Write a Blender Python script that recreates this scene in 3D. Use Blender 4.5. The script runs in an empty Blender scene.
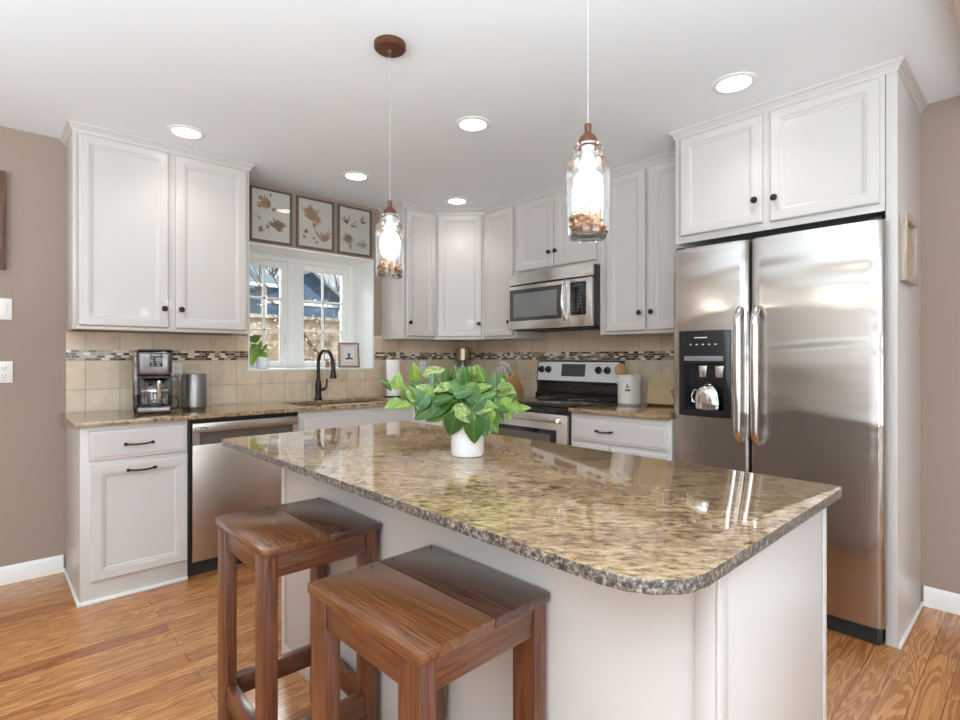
import bpy, bmesh, math, random
from mathutils import Vector, Matrix
random.seed(7)
sc = bpy.context.scene
PI = math.pi

# ------------------------------------------------------------------ camera
cam_d = bpy.data.cameras.new('camera'); cam = bpy.data.objects.new('camera', cam_d)
sc.collection.objects.link(cam); sc.camera = cam
cam_d.sensor_width = 36.0; cam_d.lens = 36.0 * 531.6 / 960.0
cam_d.shift_y = -2.36 / 960.0; cam_d.clip_start = 0.02; cam_d.clip_end = 200
cam.location = (0, 0, 1.207); cam.rotation_euler = (PI / 2, 0, -math.radians(43.012))

# ------------------------------------------------------------------ world, exposure
w = bpy.data.worlds.new('sky'); sc.world = w; w.use_nodes = True
wn = w.node_tree.nodes; wl = w.node_tree.links; wn.clear()
wo = wn.new('ShaderNodeOutputWorld'); wb = wn.new('ShaderNodeBackground')
wb.inputs['Color'].default_value = (0.86, 0.93, 1.0, 1); wb.inputs['Strength'].default_value = 1.0
wl.new(wb.outputs[0], wo.inputs[0])
sc.view_settings.view_transform = 'Standard'; sc.view_settings.look = 'None'
sc.view_settings.exposure = 0.17; sc.view_settings.gamma = 1.0; sc.view_settings.use_curve_mapping = False
sc.cycles.use_denoising = True; sc.cycles.max_bounces = 10; sc.cycles.diffuse_bounces = 5
sc.cycles.glossy_bounces = 5; sc.cycles.transparent_max_bounces = 16
sc.cycles.caustics_reflective = False; sc.cycles.caustics_refractive = False
sc.cycles.sample_clamp_indirect = 4.0; sc.cycles.blur_glossy = 0.5

def area(name, loc, rot, sx, sy, power, col=(1, 1, 1)):
    d = bpy.data.lights.new(name, 'AREA'); d.shape = 'RECTANGLE'; d.size = sx; d.size_y = sy
    d.energy = power; d.color = col
    o = bpy.data.objects.new(name, d); sc.collection.objects.link(o); o.location = loc; o.rotation_euler = rot
    return o
def sunlamp(rot, e):
    d = bpy.data.lights.new('sun', 'SUN'); d.energy = e; d.angle = math.radians(2); d.color = (1, .95, .86)
    o = bpy.data.objects.new('sun', d); sc.collection.objects.link(o); o.rotation_euler = rot
# the sun only reaches the yard and the neighbours
sunlamp((math.radians(48), 0, math.radians(20)), 3.2)
# daylight through the big windows of the rest of the room (behind and left of the camera)
UP = math.radians(30)
area('daylight_back', (-0.3, -5.60, 1.25), (PI / 2 + math.radians(10), 0, 0), 4.4, 2.0, 96, (.86, .95, 1))
area('daylight_left', (-3.02, -1.3, 1.25), (PI / 2 + UP, 0, -PI / 2), 3.0, 2.0, 50, (.86, .95, 1))
# unseen upward area lamps, added only to brighten the ceiling
area('ceiling_fill_back', (-.5, -.7, 1.35), (PI, 0, 0), 2.4, 1.4, 165, (.74, .90, 1))
area('ceiling_fill_left', (-1.75, 1.5, 1.15), (PI, 0, 0), 1.6, 2.4, 76, (.74, .90, 1))
# open sky above the yard, shining down through the sink window
area('sky_light_yard', (1.8, 6.2, 3.9), (-math.radians(50), 0, 0), 3.4, 2.2, 1100, (.92, .97, 1))
CAN_W = 5.5      # each recessed can
BULB = 36.0      # pendant bulb emission

# ------------------------------------------------------------------ node helpers / materials
MATS = {}
def mat(name):
    m = bpy.data.materials.new(name); m.use_nodes = True; MATS[name] = m
    n = m.node_tree.nodes; return m, n, m.node_tree.links, n['Principled BSDF']
def simple(name, col, rough=.5, metal=0., emit=None, es=0, coat=0, noise=0, nscale=30, spec=.5, bump=0):
    m, n, l, b = mat(name)
    b.inputs['Base Color'].default_value = (*col, 1); b.inputs['Roughness'].default_value = rough
    b.inputs['Metallic'].default_value = metal; b.inputs['Coat Weight'].default_value = coat
    b.inputs['Specular IOR Level'].default_value = spec
    if emit: b.inputs['Emission Color'].default_value = (*emit, 1); b.inputs['Emission Strength'].default_value = es
    if noise or bump:
        tc = n.new('ShaderNodeTexCoord'); nz = n.new('ShaderNodeTexNoise'); nz.inputs['Scale'].default_value = nscale
        nz.inputs['Detail'].default_value = 5
        l.new(tc.outputs['Object'], nz.inputs['Vector'])
        if noise:
            mx = n.new('ShaderNodeMix'); mx.data_type = 'RGBA'
            mx.inputs['A'].default_value = (*[c * (1 - noise) for c in col], 1)
            mx.inputs['B'].default_value = (*[min(1, c * (1 + noise)) for c in col], 1)
            l.new(nz.outputs['Fac'], mx.inputs['Factor']); l.new(mx.outputs['Result'], b.inputs['Base Color'])
        if bump:
            bp = n.new('ShaderNodeBump'); bp.inputs['Strength'].default_value = bump; bp.inputs['Distance'].default_value = .01
            l.new(nz.outputs['Fac'], bp.inputs['Height']); l.new(bp.outputs[0], b.inputs['Normal'])
    return m
def mixc(n, l, fac, a, b, blend='MIX'):
    mx = n.new('ShaderNodeMix'); mx.data_type = 'RGBA'; mx.blend_type = blend
    for s, v in (('Factor', fac), ('A', a), ('B', b)):
        if hasattr(v, 'is_linked'): l.new(v, mx.inputs[s])
        elif s == 'Factor': mx.inputs[s].default_value = v
        else: mx.inputs[s].default_value = (*v, 1)
    return mx.outputs['Result']
def ramp(n, l, src, stops, interp='LINEAR'):
    r = n.new('ShaderNodeValToRGB'); r.color_ramp.interpolation = interp
    e = r.color_ramp.elements
    while len(e) < len(stops): e.new(.5)
    for k, (p, c) in enumerate(stops):
        e[k].position = p; e[k].color = (*c, 1) if len(c) == 3 else c
    l.new(src, r.inputs[0]); return r.outputs[0]
def coords(n, l, scale=(1, 1, 1), rot=(0, 0, 0), loc=(0, 0, 0), out='Object'):
    tc = n.new('ShaderNodeTexCoord'); mp = n.new('ShaderNodeMapping')
    mp.inputs['Scale'].default_value = scale; mp.inputs['Rotation'].default_value = rot; mp.inputs['Location'].default_value = loc
    l.new(tc.outputs[out], mp.inputs[0]); return mp.outputs[0]
def noise(n, l, vec, scale, detail=4, rough=.5, dist=0):
    z = n.new('ShaderNodeTexNoise'); z.inputs['Scale'].default_value = scale; z.inputs['Detail'].default_value = detail
    z.inputs['Roughness'].default_value = rough; z.inputs['Distortion'].default_value = dist
    l.new(vec, z.inputs['Vector']); return z.outputs['Fac']
def bumpn(n, l, src, st, d, b):
    bp = n.new('ShaderNodeBump'); bp.inputs['Strength'].default_value = st; bp.inputs['Distance'].default_value = d
    l.new(src, bp.inputs['Height']); l.new(bp.outputs[0], b.inputs['Normal'])

CAB = simple('cabinet_paint', (.615, .582, .556), .32, coat=.15)
WHITE = simple('white_trim', (.86, .86, .84), .35)
CEIL = simple('ceiling_paint', (.865, .91, .945), .8)
TAUPE = simple('taupe_wall', (.345, .258, .207), .6, noise=.03, nscale=4)
BEIGE = simple('beige_wall', (.50, .44, .385), .6)
BLACK = simple('black_plastic', (.012, .012, .013), .25)
BLACKG = simple('black_glass', (.01, .01, .012), .04, coat=.5)
MATTEB = simple('matte_black', (.02, .02, .02), .5)
BRONZE = simple('oil_rubbed_bronze', (.035, .026, .022), .32, .7)
RUST = simple('bronze_canopy', (.14, .055, .03), .4, .5, noise=.3, nscale=40)
CHROME = simple('chrome', (.75, .74, .72), .12, 1)
CERAM = simple('white_ceramic', (.82, .82, .82), .15, coat=.5)
STONEW = simple('crock_glaze', (.80, .77, .72), .2, coat=.4)
PLATE = simple('switch_plate', (.85, .85, .84), .3)
SLOT = simple('socket_slot', (.05, .05, .05), .5)
TOWEL = simple('paper_towel', (.88, .87, .86), .9, bump=.2, nscale=200)
SOIL = simple('soil', (.05, .035, .025), .9, noise=.4, nscale=80)
STEM = simple('plant_stem', (.20, .38, .08), .5)
PAPER = simple('print_paper', (.88, .80, .70), .6)
FRAMEG = simple('grey_brown_frame', (.125, .10, .083), .5, noise=.2, nscale=20)
FROND1 = simple('pressed_leaf_tan', (.45, .28, .14), .7, noise=.4, nscale=90)
FROND2 = simple('pressed_leaf_brown', (.30, .14, .08), .7, noise=.4, nscale=90)
FROND3 = simple('pressed_leaf_dark', (.13, .08, .06), .7)
GREYM = simple('anodised_grey', (.30, .28, .28), .32, .85)
CORDW = simple('white_cord', (.42, .42, .41), .5)
CORDB = simple('black_cord', (.02, .02, .02), .5)
LENS = simple('lamp_lens', (1, 1, 1), .5, emit=(1, .97, .92), es=7)
BULBM = simple('bulb_glow', (1, 1, 1), .5, emit=(1, .91, .80), es=BULB)
CONE = simple('dried_flower', (.30, .13, .06), .8, noise=.5, nscale=60)
CONE2 = simple('dried_flower_pale', (.55, .36, .20), .8, noise=.4, nscale=60)
WOODL = simple('light_wood', (.55, .33, .15), .45, noise=.25, nscale=25)
CLOTHB = simple('candle_orange', (.75, .30, .10), .4)
SIDING = simple('blue_siding', (.085, .16, .29), .7)
SIDINGL = simple('pale_blue_siding', (.26, .42, .55), .7)
ROOF = simple('slate_roof', (.20, .27, .33), .8, noise=.2, nscale=8)
BARK = simple('tree_bark', (.13, .10, .08), .9, noise=.3, nscale=20)
DRY = simple('dry_leaves', (.20, .13, .08), .9, noise=.5, nscale=12)
SOILG = simple('yard_soil', (.30, .25, .17), .95, noise=.3, nscale=3)
KEYS = simple('key_print', (.30, .30, .30), .5)
CUTB = simple('cutting_wood', (.50, .27, .10), .5, noise=.2, nscale=18)
WARMPATCH = simple('warm_lit_tile', (.62, .45, .26), .5, noise=.15, nscale=10)  # warm light on the tile, put into the colour of a board
DISPLAY = simple('oven_display', (.05, .06, .055), .1)
REDB = simple('red_brown', (.28, .07, .04), .5)
PLATEC = simple('patterned_pot', (.78, .80, .84), .3)

def wood_mat(name, dark, mid, light, axis=0, scale=1., rough=.3, seedoff=0., coat=.3):
    """solid sawn timber, grain along the given axis"""
    m, n, l, b = mat(name)
    s = [20, 20, 20]; s[axis] = 1.1
    v = coords(n, l, [k * scale for k in s], loc=(seedoff, seedoff * .7, seedoff * .3))
    f1 = noise(n, l, v, 3.2, 6, .62, 1.2)
    s2 = [110, 110, 110]; s2[axis] = 2.2
    v2 = coords(n, l, [k * scale for k in s2], loc=(seedoff, 0, 0))
    f2 = noise(n, l, v2, 2.5, 4, .7)
    c = ramp(n, l, f1, [(.28, dark), (.5, mid), (.72, light)])
    c2 = ramp(n, l, f2, [(.36, (.50, .42, .38)), (.58, (1.05, 1.04, 1.02))])
    l.new(mixc(n, l, .8, c, c2, 'MULTIPLY'), b.inputs['Base Color'])
    b.inputs['Roughness'].default_value = rough; b.inputs['Coat Weight'].default_value = coat
    b.inputs['Coat Roughness'].default_value = .18
    bumpn(n, l, f2, .12, .004, b)
    return m
WD, WM, WL = (.060, .019, .009), (.145, .048, .021), (.235, .085, .038)
STOOL_Z = wood_mat('stool_wood_upright', WD, WM, WL, 2)
STOOL_X = wood_mat('stool_wood_cross', WD, WM, WL, 0, seedoff=3)
STOOL_Y = wood_mat('stool_wood_long', WD, WM, WL, 1, seedoff=5)
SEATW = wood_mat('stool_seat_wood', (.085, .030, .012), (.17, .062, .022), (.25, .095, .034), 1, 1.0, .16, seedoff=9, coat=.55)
SEAT_REFL = wood_mat('stool_seat_reflect_grey', (.055, .026, .017), (.085, .040, .026), (.13, .065, .042), 1, 1.0, .18, seedoff=14, coat=.5)  # second seat board, its greyish reflection put into the wood colour
BARN = wood_mat('barn_wood', (.06, .03, .018), (.16, .08, .045), (.26, .14, .08), 2, 1, .6, coat=0)
GREYF = wood_mat('limed_wood', (.34, .27, .22), (.48, .40, .33), (.6, .52, .45), 2, 1, .5, coat=0)

def floor_mat():
    m, n, l, b = mat('oak_floor')
    v = coords(n, l)
    br = n.new('ShaderNodeTexBrick'); l.new(v, br.inputs['Vector'])
    br.offset = .37; br.offset_frequency = 2; br.squash = 1
    for k, val in (('Color1', (0, 0, 0, 1)), ('Color2', (1, 1, 1, 1)), ('Mortar', (.5, .5, .5, 1)), ('Scale', 1.), ('Mortar Size', .0011),
                   ('Mortar Smooth', .2), ('Bias', 0.), ('Brick Width', .95), ('Row Height', .083)): br.inputs[k].default_value = val
    # offset the grain of each plank
    sep = n.new('ShaderNodeSeparateXYZ'); l.new(v, sep.inputs[0])
    ad = n.new('ShaderNodeMath'); ad.operation = 'MULTIPLY_ADD'; ad.inputs[1].default_value = 23.0
    l.new(br.outputs['Color'], ad.inputs[0]); l.new(sep.outputs['X'], ad.inputs[2])
    cb = n.new('ShaderNodeCombineXYZ'); l.new(ad.outputs[0], cb.inputs['X']); l.new(sep.outputs['Y'], cb.inputs['Y']); l.new(ad.outputs[0], cb.inputs['Z'])
    mp = n.new('ShaderNodeMapping'); mp.inputs['Scale'].default_value = (.75, 8, .2); l.new(cb.outputs[0], mp.inputs[0])
    f1 = noise(n, l, mp.outputs[0], 1.5, 3, .5, .6)
    # cathedral rings from the noise field
    mu = n.new('ShaderNodeMath'); mu.operation = 'MULTIPLY'; mu.inputs[1].default_value = 95.; l.new(f1, mu.inputs[0])
    sn = n.new('ShaderNodeMath'); sn.operation = 'SINE'; l.new(mu.outputs[0], sn.inputs[0])
    mp2 = n.new('ShaderNodeMapping'); mp2.inputs['Scale'].default_value = (3, 120, 1); l.new(cb.outputs[0], mp2.inputs[0])
    f2 = noise(n, l, mp2.outputs[0], 1.0, 4, .7)
    base = ramp(n, l, br.outputs['Color'], [(0., (.38, .145, .047)), (.4, (.56, .245, .082)), (.75, (.63, .295, .105)), (1., (.45, .18, .058))])
    ring = ramp(n, l, sn.outputs[0], [(.0, (.50, .39, .31)), (.20, (1, 1, 1))])
    c = mixc(n, l, .62, base, ring, 'MULTIPLY')
    fine = ramp(n, l, f2, [(.32, (.70, .64, .58)), (.55, (1.03, 1.02, 1.0))])
    c = mixc(n, l, .7, c, fine, 'MULTIPLY')
    c = mixc(n, l, br.outputs['Fac'], c, (.07, .03, .012))
    l.new(c, b.inputs['Base Color'])
    b.inputs['Roughness'].default_value = .27; b.inputs['Coat Weight'].default_value = .25; b.inputs['Coat Roughness'].default_value = .2
    bumpn(n, l, f2, .06, .003, b)
    return m
FLOOR = floor_mat()

def granite_mat():
    m, n, l, b = mat('granite')
    v0 = coords(n, l, (1, 1, 1), (0, 0, math.radians(47)))
    mp = n.new('ShaderNodeMapping'); mp.inputs['Scale'].default_value = (1.0, 2.0, 1.5); l.new(v0, mp.inputs[0])
    v = mp.outputs[0]
    big = noise(n, l, v, 3.0, 4, .55, .6)
    med = noise(n, l, v, 38, 6, .66, .3)
    fin = noise(n, l, v, 110, 4, .7)
    c = ramp(n, l, med, [(.30, (.06, .038, .025)), (.39, (.20, .125, .07)), (.48, (.37, .255, .145)), (.60, (.50, .375, .235)), (.74, (.62, .51, .37))])
    tint = ramp(n, l, big, [(.36, (.72, .60, .54)), (.5, (1, .93, .86)), (.66, (1.0, .94, .80))])
    c = mixc(n, l, .75, c, tint, 'MULTIPLY')
    patch = noise(n, l, v, 11, 5, .6, .5)
    c = mixc(n, l, .8, c, ramp(n, l, patch, [(.34, (.50, .40, .34)), (.50, (1, 1, 1))]), 'MULTIPLY')
    fl = ramp(n, l, fin, [(.33, (.12, .09, .07)), (.41, (1, 1, 1))])
    c = mixc(n, l, .85, c, fl, 'MULTIPLY')
    hi = ramp(n, l, fin, [(.62, (0, 0, 0)), (.72, (.55, .5, .42))])
    c = mixc(n, l, .45, c, hi, 'SCREEN')
    l.new(c, b.inputs['Base Color'])
    b.inputs['Roughness'].default_value = .045; b.inputs['IOR'].default_value = 1.72
    return m
GRANITE = granite_mat()

def granite_edge_mat():
    m, n, l, b = mat('granite_edge')
    v = coords(n, l)
    med = noise(n, l, v, 120, 5, .7)
    c = ramp(n, l, med, [(.38, (.025, .022, .022)), (.49, (.10, .085, .075)), (.58, (.27, .23, .19)), (.68, (.50, .45, .38))])
    l.new(c, b.inputs['Base Color']); b.inputs['Roughness'].default_value = .3
    bumpn(n, l, noise(n, l, v, 90, 4, .6), .25, .003, b)
    return m
GRANITE_E = granite_edge_mat()

def tile_mat(name, axis, phase_u, zoff):
    m, n, l, b = mat(name)
    tc = n.new('ShaderNodeTexCoord'); sep = n.new('ShaderNodeSeparateXYZ'); l.new(tc.outputs['Object'], sep.inputs[0])
    cb = n.new('ShaderNodeCombineXYZ'); l.new(sep.outputs[axis], cb.inputs['X']); l.new(sep.outputs['Z'], cb.inputs['Y'])
    mp = n.new('ShaderNodeMapping'); mp.inputs['Location'].default_value = (-phase_u + .167 * 40, -zoff + .167 * 20, 0); l.new(cb.outputs[0], mp.inputs[0])
    br = n.new('ShaderNodeTexBrick'); l.new(mp.outputs[0], br.inputs['Vector']); br.offset = 0; br.squash = 1
    for k, val in (('Color1', (.62, .495, .36, 1)), ('Color2', (.72, .60, .455, 1)), ('Mortar', (.42, .33, .24, 1)), ('Scale', 1.), ('Mortar Size', .0022),
                   ('Mortar Smooth', .3), ('Bias', 0.), ('Brick Width', .167), ('Row Height', .167)): br.inputs[k].default_value = val
    f = noise(n, l, tc.outputs['Object'], 9, 6, .65)
    mot = ramp(n, l, f, [(.32, (.82, .79, .76)), (.6, (1.03, 1.03, 1.02))])
    l.new(mixc(n, l, .8, br.outputs['Color'], mot, 'MULTIPLY'), b.inputs['Base Color'])
    b.inputs['Roughness'].default_value = .33
    inv = n.new('ShaderNodeMath'); inv.operation = 'SUBTRACT'; inv.inputs[0].default_value = 1; l.new(br.outputs['Fac'], inv.inputs[1])
    bumpn(n, l, inv.outputs[0], .4, .003, b)
    return m
TILE_W = tile_mat('travertine_tile_window', 'X', .427, 1.190)
TILE_R = tile_mat('travertine_tile_range', 'Y', 2.793, 1.190)
def mosaic_mat(name, axis):
    m, n, l, b = mat(name)
    tc = n.new('ShaderNodeTexCoord'); sep = n.new('ShaderNodeSeparateXYZ'); l.new(tc.outputs['Object'], sep.inputs[0])
    cb = n.new('ShaderNodeCombineXYZ'); l.new(sep.outputs[axis], cb.inputs['X']); l.new(sep.outputs['Z'], cb.inputs['Y'])
    mp = n.new('ShaderNodeMapping'); mp.inputs['Location'].default_value = (2, -1.19 + .0155 * 40, 0); l.new(cb.outputs[0], mp.inputs[0])
    br = n.new('ShaderNodeTexBrick'); l.new(mp.outputs[0], br.inputs['Vector']); br.offset = .43; br.squash = .8; br.squash_frequency = 3
    for k, val in (('Color1', (0, 0, 0, 1)), ('Color2', (1, 1, 1, 1)), ('Mortar', (.5, .5, .5, 1)), ('Scale', 1.), ('Mortar Size', .0014),
                   ('Mortar Smooth', .1), ('Bias', 0.), ('Brick Width', .040), ('Row Height', .0155)): br.inputs[k].default_value = val
    c = ramp(n, l, br.outputs['Color'], [(0, (.045, .022, .014)), (.24, (.34, .23, .14)), (.38, (.74, .65, .52)), (.52, (.10, .052, .032)),
                                        (.64, (.42, .34, .27)), (.76, (.80, .74, .66)), (.88, (.20, .12, .075))], 'CONSTANT')
    l.new(mixc(n, l, br.outputs['Fac'], c, (.48, .40, .31)), b.inputs['Base Color'])
    b.inputs['Roughness'].default_value = .12
    return m
MOS_W = mosaic_mat('glass_mosaic_window', 'X'); MOS_R = mosaic_mat('glass_mosaic_range', 'Y')

def steel_mat(name, col=(.60, .575, .55), rough=.24, wave=0., axis=2, aniso=.5):
    m, n, l, b = mat(name)
    s = [220, 220, 220]; s[axis] = 3
    v = coords(n, l, s); f = noise(n, l, v, 1.0, 3, .6)
    b.inputs['Base Color'].default_value = (*col, 1); b.inputs['Metallic'].default_value = 1
    r = n.new('ShaderNodeMapRange'); l.new(f, r.inputs[0]); r.inputs[3].default_value = rough - .015; r.inputs[4].default_value = rough + .03
    l.new(r.outputs[0], b.inputs['Roughness'])
    if name == 'fridge_steel':      # vertical brushing spreads reflections sideways
        tg = n.new('ShaderNodeTangent'); tg.direction_type = 'RADIAL'; tg.axis = 'Z'; l.new(tg.outputs[0], b.inputs['Tangent'])
        b.inputs['Anisotropic'].default_value = .85; b.inputs['Anisotropic Rotation'].default_value = 0.0
    if wave:
        v2 = coords(n, l, (1, 1.1, 5.5)); g = noise(n, l, v2, 1.1, 1, .4, .3)
        bumpn(n, l, g, wave, .05, b)
    return m
STEEL = steel_mat('fridge_steel', (.48, .445, .415), .20, wave=.17)
STEELD = steel_mat('dishwasher_steel', (.49, .43, .385), .30, wave=.03, axis=0)
STEELR = simple('range_steel', (.78, .76, .74), .27, 1)
STEELH = simple('handle_steel', (.72, .70, .68), .14, 1)
COFFEE = steel_mat('dark_steel', (.20, .18, .175), .25, axis=0)

def thin_glass(name, tint=(1, 1, 1), refl=.09, rough=.02, milky=0.):
    m = bpy.data.materials.new(name); m.use_nodes = True; n = m.node_tree.nodes; l = m.node_tree.links; n.clear()
    o = n.new('ShaderNodeOutputMaterial'); t = n.new('ShaderNodeBsdfTransparent'); t.inputs[0].default_value = (*tint, 1)
    g = n.new('ShaderNodeBsdfGlossy'); g.inputs['Roughness'].default_value = rough; g.inputs[0].default_value = (1, 1, 1, 1)
    f = n.new('ShaderNodeFresnel'); f.inputs[0].default_value = 1.45
    ma = n.new('ShaderNodeMath'); ma.operation = 'MULTIPLY_ADD'; ma.inputs[1].default_value = .85; ma.inputs[2].default_value = refl - .04
    l.new(f.outputs[0], ma.inputs[0])
    mx = n.new('ShaderNodeMixShader'); l.new(ma.outputs[0], mx.inputs[0]); l.new(t.outputs[0], mx.inputs[1]); l.new(g.outputs[0], mx.inputs[2])
    last = mx
    if milky:
        tr = n.new('ShaderNodeBsdfTranslucent'); tr.inputs[0].default_value = (1, .97, .92, 1)
        m2 = n.new('ShaderNodeMixShader'); m2.inputs[0].default_value = milky; l.new(mx.outputs[0], m2.inputs[1]); l.new(tr.outputs[0], m2.inputs[2]); last = m2
    l.new(last.outputs[0], o.inputs[0]); return m
GLASS = thin_glass('window_glass', (.97, .98, .98), .05)
JARG = thin_glass('jar_glass', (.96, .97, .96), .08, milky=.006)
CARAFE = thin_glass('carafe_glass', (.75, .75, .75), .12)

def leaf_mat(name, green, edge, var):
    m, n, l, b = mat(name)
    tc = n.new('ShaderNodeTexCoord')
    f = noise(n, l, tc.outputs['Object'], 42, 4, .6)
    sep = n.new('ShaderNodeSeparateXYZ'); l.new(tc.outputs['Object'], sep.inputs[0])
    ab = n.new('ShaderNodeMath'); ab.operation = 'ABSOLUTE'; l.new(sep.outputs['X'], ab.inputs[0])
    rr = ramp(n, l, ab.outputs[0], [(0., edge), (.0022, edge), (.004, green)])
    c = mixc(n, l, ramp(n, l, f, [(.5 - var, (0, 0, 0)), (.78 - var, (1, 1, 1))]), rr, edge)
    l.new(c, b.inputs['Base Color']); b.inputs['Roughness'].default_value = .28
    b.inputs['Subsurface Weight'].default_value = 0
    # a little light passes through a leaf
    tr = n.new('ShaderNodeBsdfTranslucent'); l.new(c, tr.inputs[0])
    mx = n.new('ShaderNodeMixShader'); mx.inputs[0].default_value = .28
    out = n['Material Output']; l.new(b.outputs[0], mx.inputs[1]); l.new(tr.outputs[0], mx.inputs[2]); l.new(mx.outputs[0], out.inputs[0])
    return m
LEAF_D = leaf_mat('leaf_dark', (.055, .13, .022), (.12, .24, .05), -.10)
LEAF_M = leaf_mat('leaf_mid', (.10, .20, .03), (.28, .37, .09), .0)
LEAF_L = leaf_mat('leaf_light', (.18, .31, .04), (.40, .48, .14), .04)
LEAF_V = leaf_mat('leaf_variegated', (.20, .31, .07), (.62, .62, .32), .08)
LEAF_B = leaf_mat('leaf_bluish', (.07, .17, .06), (.22, .34, .16), -.03)

def stone_mat():
    m, n, l, b = mat('stone_wall')
    tc = n.new('ShaderNodeTexCoord'); sep = n.new('ShaderNodeSeparateXYZ'); l.new(tc.outputs['Object'], sep.inputs[0])
    cb = n.new('ShaderNodeCombineXYZ'); l.new(sep.outputs['X'], cb.inputs['X']); l.new(sep.outputs['Z'], cb.inputs['Y'])
    br = n.new('ShaderNodeTexBrick'); l.new(cb.outputs[0], br.inputs['Vector'])
    for k, val in (('Color1', (.38, .30, .22, 1)), ('Color2', (.62, .52, .40, 1)), ('Mortar', (.36, .30, .23, 1)), ('Scale', 1.), ('Mortar Size', .010),
                   ('Brick Width', .30), ('Row Height', .09)): br.inputs[k].default_value = val
    l.new(mixc(n, l, .5, br.outputs['Color'], ramp(n, l, noise(n, l, tc.outputs['Object'], 4, 5), [(.3, (.6, .6, .6)), (.6, (1, 1, 1))]), 'MULTIPLY'), b.inputs['Base Color'])
    b.inputs['Roughness'].default_value = .9; return m
STONE = stone_mat()

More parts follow.
